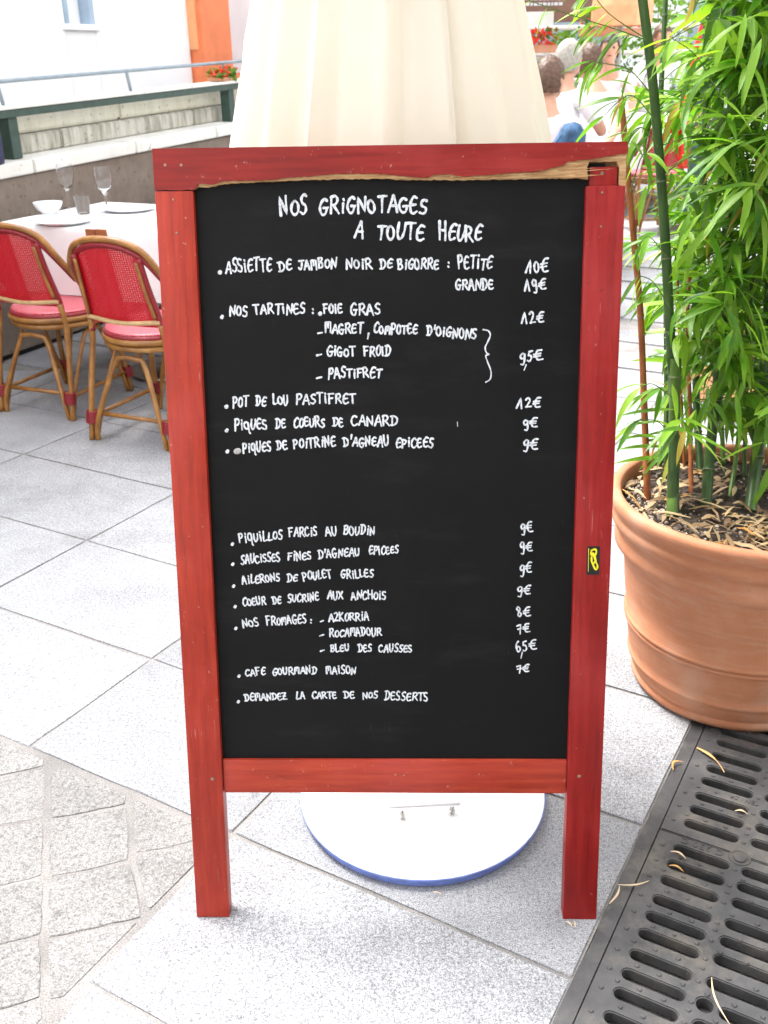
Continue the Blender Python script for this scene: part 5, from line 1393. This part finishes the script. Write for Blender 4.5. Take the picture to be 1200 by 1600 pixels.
# orange planter with pale bands, seen low through the canes
pl_ = empty('striped_planter', (1.56, 4.15, 0), R(-28)); tag(pl_, 'orange planter with pale blue bands and a dull red top edge, behind the bamboo', 'planter')
def fr(bm, w0_, w1_, z0, z1, d0=None, d1=None):
    d0 = w0_; d1 = w1_
    a = [bm.verts.new((sx*w0_, sy*d0, z0)) for sx, sy in ((-1, -1), (1, -1), (1, 1), (-1, 1))]; b = [bm.verts.new((sx*w1_, sy*d1, z1)) for sx, sy in ((-1, -1), (1, -1), (1, 1), (-1, 1))]
    bm.faces.new(a); bm.faces.new(b)
    for k in range(4): bm.faces.new((a[k], a[(k+1) % 4], b[(k+1) % 4], b[k]))
m_band = plain('pale_blue_band', (.42, .50, .60, 1), .6, .1, 20, .0004)
for z0, z1, w0_, w1_, mt in ((0, .035, .155, .158, m_orangelt), (.036, .065, .160, .162, m_band), (.066, .235, .160, .172, m_orangelt), (.236, .27, .176, .178, m_band), (.271, .31, .182, .184, m_wrap)):
    bm = bmesh.new(); fr(bm, w0_, w1_, z0, z1); fin('band' if mt is not m_orangelt else 'side_panel', bm, mt, pl_)
bm = bmesh.new()
for k in range(260):
    c = Vector((random.gauss(0, .07), random.gauss(0, .07), .31+random.uniform(0, .22))); s_ = random.uniform(.02, .04)
    M_ = Matrix.Translation(c) @ Euler((random.uniform(0, 6), random.uniform(0, 6), 0)).to_matrix().to_4x4()
    bm.faces.new([bm.verts.new(M_ @ Vector(v)) for v in ((0, 0, 0), (s_*.5, s_*.6, .004), (0, s_*1.6, 0), (-s_*.5, s_*.6, .004))])
o = fin('foliage', bm, m_shrub, pl_); o['kind'] = 'stuff'

# tables of the far diners
XD, YD = Vector((.93, -.37, 0)), Vector((.37, .93, 0))
table(Vector((1.05, 7.25, 0))+YD*.35-XD*.35, .8, .7, 'bistro table in front of the brown haired person', 'white tablecloth in front of the brown haired person', .3, .755, 5, XD, YD)
table(Vector((1.75, 9.2, 0)), 1.5, .8, 'bistro table of the far diners seen through the bamboo', 'white tablecloth of the far diners, seen through the bamboo', .35, .755, 6, XD, YD)
table(Vector((2.1, 9.9, 0)), 1.4, .8, 'farthest bistro table at the back', 'white tablecloth on the farthest table behind the red parasol', .35, .755, 7, XD, YD)

# ---------------------------------------------------------------- people
def skinmesh(name, verts, edges, radii, mat, parent, sub=2):
    me = bpy.data.meshes.new(name); me.from_pydata([tuple(v) for v in verts], edges, []); me.materials.append(mat)
    o = bpy.data.objects.new(name, me); C.objects.link(o); o.parent = parent
    md = o.modifiers.new('Skin', 'SKIN'); 
    if not me.skin_vertices: me.attributes.new
    sv = me.skin_vertices[0].data if me.skin_vertices else None
    return o, md
def chain_body(name, nodes, mat, parent, sub=2, extra=None):
    """nodes: {key: (pos, radius, parentkey)}; grows a skinned mesh and bakes it"""
    keys = list(nodes); idx = {k: i for i, k in enumerate(keys)}
    me = bpy.data.meshes.new(name); me.from_pydata([tuple(nodes[k][0]) for k in keys], [(idx[nodes[k][2]], idx[k]) for k in keys if nodes[k][2]], [])
    o = bpy.data.objects.new(name, me); C.objects.link(o)
    md = o.modifiers.new('Skin', 'SKIN'); md.use_smooth_shade = True; md.branch_smoothing = .6
    bpy.context.view_layer.update()
    if not me.skin_vertices:
        bpy.context.view_layer.objects.active = o
    for k in keys:
        r = nodes[k][1]; r = r if hasattr(r, '__len__') else (r, r); me.skin_vertices[0].data[idx[k]].radius = r
    me.skin_vertices[0].data[0].use_root = True
    ms = o.modifiers.new('Sub', 'SUBSURF'); ms.levels = sub; ms.render_levels = sub
    bpy.context.view_layer.update()
    m2 = bpy.data.meshes.new_from_object(o.evaluated_get(bpy.context.evaluated_depsgraph_get())); bpy.data.objects.remove(o)
    if extra: 
        bm = bmesh.new(); bm.from_mesh(m2); extra(bm); bm.to_mesh(m2); bm.free()
    for p in m2.polygons: p.use_smooth = True
    m2.materials.clear(); m2.materials.append(mat); m2.name = name
    return link(name, m2, None, parent)
def person(loc, rz, label, hair, shirt, trousers, lean=.1, arms=None, headturn=0, hairlen=0.0, sc_=1.0, dz=0.0):
    t = empty('person', (loc[0], loc[1], gz(loc[1])+dz), rz); t.scale = (sc_,)*3; tag(t, label, 'person', 'diners at the far tables')
    V3 = Vector; sh = V3((0, lean*.5, 1.0)); 
    def hd(bm):
        # head with face, nose and ears
        c = V3((0, lean*.5+.035+lean*.2, 1.235)); M_ = Matrix.Translation(c) @ Matrix.Rotation(headturn, 4, 'Z')
        r = bmesh.ops.create_uvsphere(bm, u_segments=24, v_segments=16, radius=1)
        for v in r['verts']:
            x, y, z = v.co; yy = y*.098; xx = x*.076*(1 - .18*max(0, -z)); zz_ = z*.118
            if y > .5 and abs(x) < .25: yy += .022*math.exp(-((z+.12)/.16)**2)*math.exp(-(x/.16)**2)
            if y > .3: yy -= .010*math.exp(-((z-.12)/.12)**2)*math.exp(-((abs(x)-.38)/.2)**2)
            if y > .3 and z < -.5: yy += .010
            v.co = M_ @ V3((xx, yy, zz_))
        for s in (-1, 1):
            r = bmesh.ops.create_uvsphere(bm, u_segments=8, v_segments=6, radius=1, matrix=M_ @ Matrix.Translation((s*.077, -.005, -.005)) @ Matrix.Diagonal((.010, .020, .032, 1)))
    N = {'hip': (V3((0, -.02, .52)), (.14, .11), None), 'belly': (V3((0, lean*.1, .68)), (.13, .10), 'hip'), 'chest': (V3((0, lean*.35, .88)), (.15, .11), 'belly'),
         'neckb': (V3((0, lean*.5, 1.03)), (.07, .06), 'chest'), 'neck': (V3((0, lean*.5+.02, 1.10)), (.052, .052), 'neckb'), 'skull': (V3((0, lean*.5+.03+lean*.2, 1.19)), (.055, .06), 'neck')}
    arms = arms or {}
    for s, nm in ((-1, 'l'), (1, 'r')):
        el, wr = arms.get(nm, (V3((s*.26, .12+lean*.3, .78)), V3((s*.15, .36, .80))))
        N['sh'+nm] = (V3((s*.175, lean*.45, .985)), .058, 'neckb'); N['el'+nm] = (el, .040, 'sh'+nm); N['wr'+nm] = (wr, (.026, .022), 'el'+nm)
        d = (wr-el).normalized(); side = d.cross(V3((0, 0, 1))).normalized(); pm = wr+d*.055
        N['pa'+nm] = (pm, (.036, .016), 'wr'+nm)
        for q in range(4):
            b = pm + d*.03 + side*(q-1.5)*.019; N['f%d%s' % (q, nm)] = (b+d*.01, .009, 'pa'+nm); N['g%d%s' % (q, nm)] = (b+d*(.045-.006*abs(q-1.4))+V3((0, 0, -.014)), .0078, 'f%d%s' % (q, nm)); 
        N['th'+nm] = (wr+d*.03-side*s*.035, .010, 'pa'+nm); N['ti'+nm] = (wr+d*.065-side*s*.05, .008, 'th'+nm)
        N['lg'+nm] = (V3((s*.10, .06, .50)), .080, 'hip'); N['kn'+nm] = (V3((s*.12, .44, .50)), .058, 'lg'+nm); N['an'+nm] = (V3((s*.12, .40, .10)), .038, 'kn'+nm); N['he'+nm] = (V3((s*.12, .38, .045)), .036, 'an'+nm); N['to'+nm] = (V3((s*.125, .56, .035)), (.042, .026), 'he'+nm)
    chain_body('body', N, m_skin, t, 2, hd)
    # shirt: torso and upper arms, a little larger than the body
    S_ = {'hip': (V3((0, -.02, .53)), (.160, .130), None), 'belly': (V3((0, lean*.1, .68)), (.155, .122), 'hip'), 'chest': (V3((0, lean*.35, .88)), (.172, .132), 'belly'), 'neckb': (V3((0, lean*.5, 1.02)), (.092, .085), 'chest')}
    for s, nm in ((-1, 'l'), (1, 'r')):
        el = N['el'+nm][0]; sh_ = N['sh'+nm][0]
        S_['sh'+nm] = (sh_, .074, 'neckb'); S_['ua'+nm] = (sh_.lerp(el, .75), .062, 'sh'+nm)
    chain_body('shirt', S_, shirt, t, 2)
    T_ = {'hip': (V3((0, -.02, .50)), (.168, .125), None)}
    for s, nm in ((-1, 'l'), (1, 'r')):
        T_['lg'+nm] = (V3((s*.10, .10, .50)), .092, 'hip'); T_['kn'+nm] = (V3((s*.12, .44, .50)), .070, 'lg'+nm); T_['an'+nm] = (V3((s*.12, .40, .11)), .055, 'kn'+nm)
    chain_body('trousers', T_, trousers, t, 2)
    # hair: a cap over the crown and nape
    bm = bmesh.new(); c = V3((0, lean*.5+.035+lean*.2, 1.235)); M_ = Matrix.Translation(c) @ Matrix.Rotation(headturn, 4, 'Z')
    r = bmesh.ops.create_uvsphere(bm, u_segments=40, v_segments=28, radius=1); rr = random.Random(int(loc[0]*1000))
    kill = [v for v in bm.verts if (v.co.y > .45 and v.co.z < .42) or v.co.z < (-.62 if v.co.y < .1 else -.05)]
    bmesh.ops.delete(bm, geom=kill, context='VERTS')
    for v in bm.verts:
        x, y, z = v.co; k = 1+rr.uniform(-.02, .03) + .03*math.sin(x*23+z*9)*math.sin(y*17)
        v.co = M_ @ V3((x*.086*k, (y*.110-.006)*k, z*.128*k - hairlen*max(0, .2-z)*.1))
    fin('hair', bm, hair, t, smooth=True)
    for s in (-1, 1):
        bm = bmesh.new(); bmesh.ops.create_uvsphere(bm, u_segments=10, v_segments=8, radius=.011, matrix=M_ @ Matrix.Translation((s*.030, .083, .012))); fin('eye', bm, m_hairk, t, smooth=True)
    bm = bmesh.new(); bmesh.ops.create_uvsphere(bm, u_segments=10, v_segments=6, radius=1, matrix=M_ @ Matrix.Translation((0, .088, -.052)) @ Matrix.Diagonal((.022, .008, .006, 1))); fin('mouth', bm, m_wrap, t, smooth=True)
    return t
V3 = Vector
person((.96, 6.16), R(-25), 'brown haired person in a pale pink shirt, seated with back to the camera', m_hairb, m_shirtp, m_jean, .10, {'r': (V3((.27, .10, .76)), V3((.34, .30, .92)))}, R(-20), 0, 1.0, .03)
person((1.22, 7.2), R(-35), 'white haired person in a white shirt, seated beyond the brown haired one', m_hairw, m_shirtw, m_trous, .14, None, R(-10), 0, 1.0, .10)
person((1.68, 7.75), R(15), 'broad person in a loose white shirt leaning forward, right of the brown haired one', m_hairb, m_shirtw, m_trous, .45, {'l': (V3((-.30, .25, .80)), V3((-.24, .48, .78)))}, R(10), 0, 1.05, 0)
person((2.05, 8.6+1.0), R(170), 'far diner in a pink top facing the camera behind the main bamboo cane', m_hairk, m_shirtp, m_trous, .1, None, 0, 0, 1.0, .1)
person((2.75, 10.7), R(190), 'farthest diner in a white top, seen between the bamboo leaves', m_hairb, m_shirtw, m_trous, .1, None, 0, 0, 1.05, .1)
bpy.context.view_layer.update()

# ================================================================== UNSEEN BUILDINGS ADDED OUTSIDE THE FRAME (to shade the foreground and right side)
rs_ = empty('added_shade_restaurant', uv(3.2, 1, 0), R(-30)); tag(rs_, 'unseen restaurant front with a dark green awning, added to shade the right side', 'building')
def rp_(nm, a, b, mt, par=None, bev=0):
    bm = bmesh.new(); box(bm, a, b, bev=bev); return fin(nm, bm, mt, par or rs_)
rp_('wall', (.3, -9, 0), (5, 9, 9.5), m_cope); rp_('shop_front', (.0, -8.9, 0), (.299, 8.9, 2.6), m_green)
for k in range(7):
    y = -8+2.3*k; w_ = rp_('window', (-.03, y, .7), (-.001, y+1.8, 2.4), m_whitepaint); rp_('pane', (-.045, y+.08, .78), (-.0305, y+1.72, 2.32), m_pane, w_)
bm = bmesh.new()
for k in range(2):
    pass
AW = [(.0, 3.25), (-2.9, 2.78), (-2.93, 2.55)]
prev = None
for (x, z) in AW + [(-2.915, 2.55), (-2.885, 2.765), (.0, 3.23)]:
    r_ = [bm.verts.new((x, -7, z)), bm.verts.new((x, .2, z))]
    if prev: bm.faces.new((prev[0], prev[1], r_[1], r_[0]))
    prev = r_
fin('awning', bm, m_green, rs_)  # awning added out of view to shade the near right side
house('added_shade_rear_building', 'unseen plain tall building added behind the camera to dim the foreground', -9, 7, -13, -9, 10, m_cope, 2.4)  # unseen building added to cut the sky light from behind the camera
# blue denim jacket hung over the chair back beside the brown haired person
q = ony(881, 214, 5.9); bm = bmesh.new(); N = 18; rr = random.Random(12); rows_ = []
for j in range(11):
    t = j/10; z = .16 - .34*t; row = []
    for k in range(N):
        a = 2*math.pi*k/N; r = (.062+.045*math.sin(min(1, t*1.5)*math.pi/2))*(1+.12*math.sin(a*3+t*5)+.06*math.sin(a*7))
        if j == 0: r *= .35
        row.append(bm.verts.new((r*math.cos(a)*1.05, r*math.sin(a)*.7, z)))
    rows_.append(row)
for r0, r1 in zip(rows_, rows_[1:]):
    for k in range(N): bm.faces.new((r0[k], r0[(k+1) % N], r1[(k+1) % N], r1[k]))
bm.faces.new(rows_[0]); bm.faces.new(rows_[-1])
o = fin('denim_jacket', bm, m_jean, smooth=True, angle=60); o.location = (q.x+.01, q.y, q.z-.075); o.rotation_euler = (0, R(24), 0); o.scale = (.85, .85, 1); tag(o, 'blue denim jacket bundled on the chair back beside the brown haired person', 'jacket')
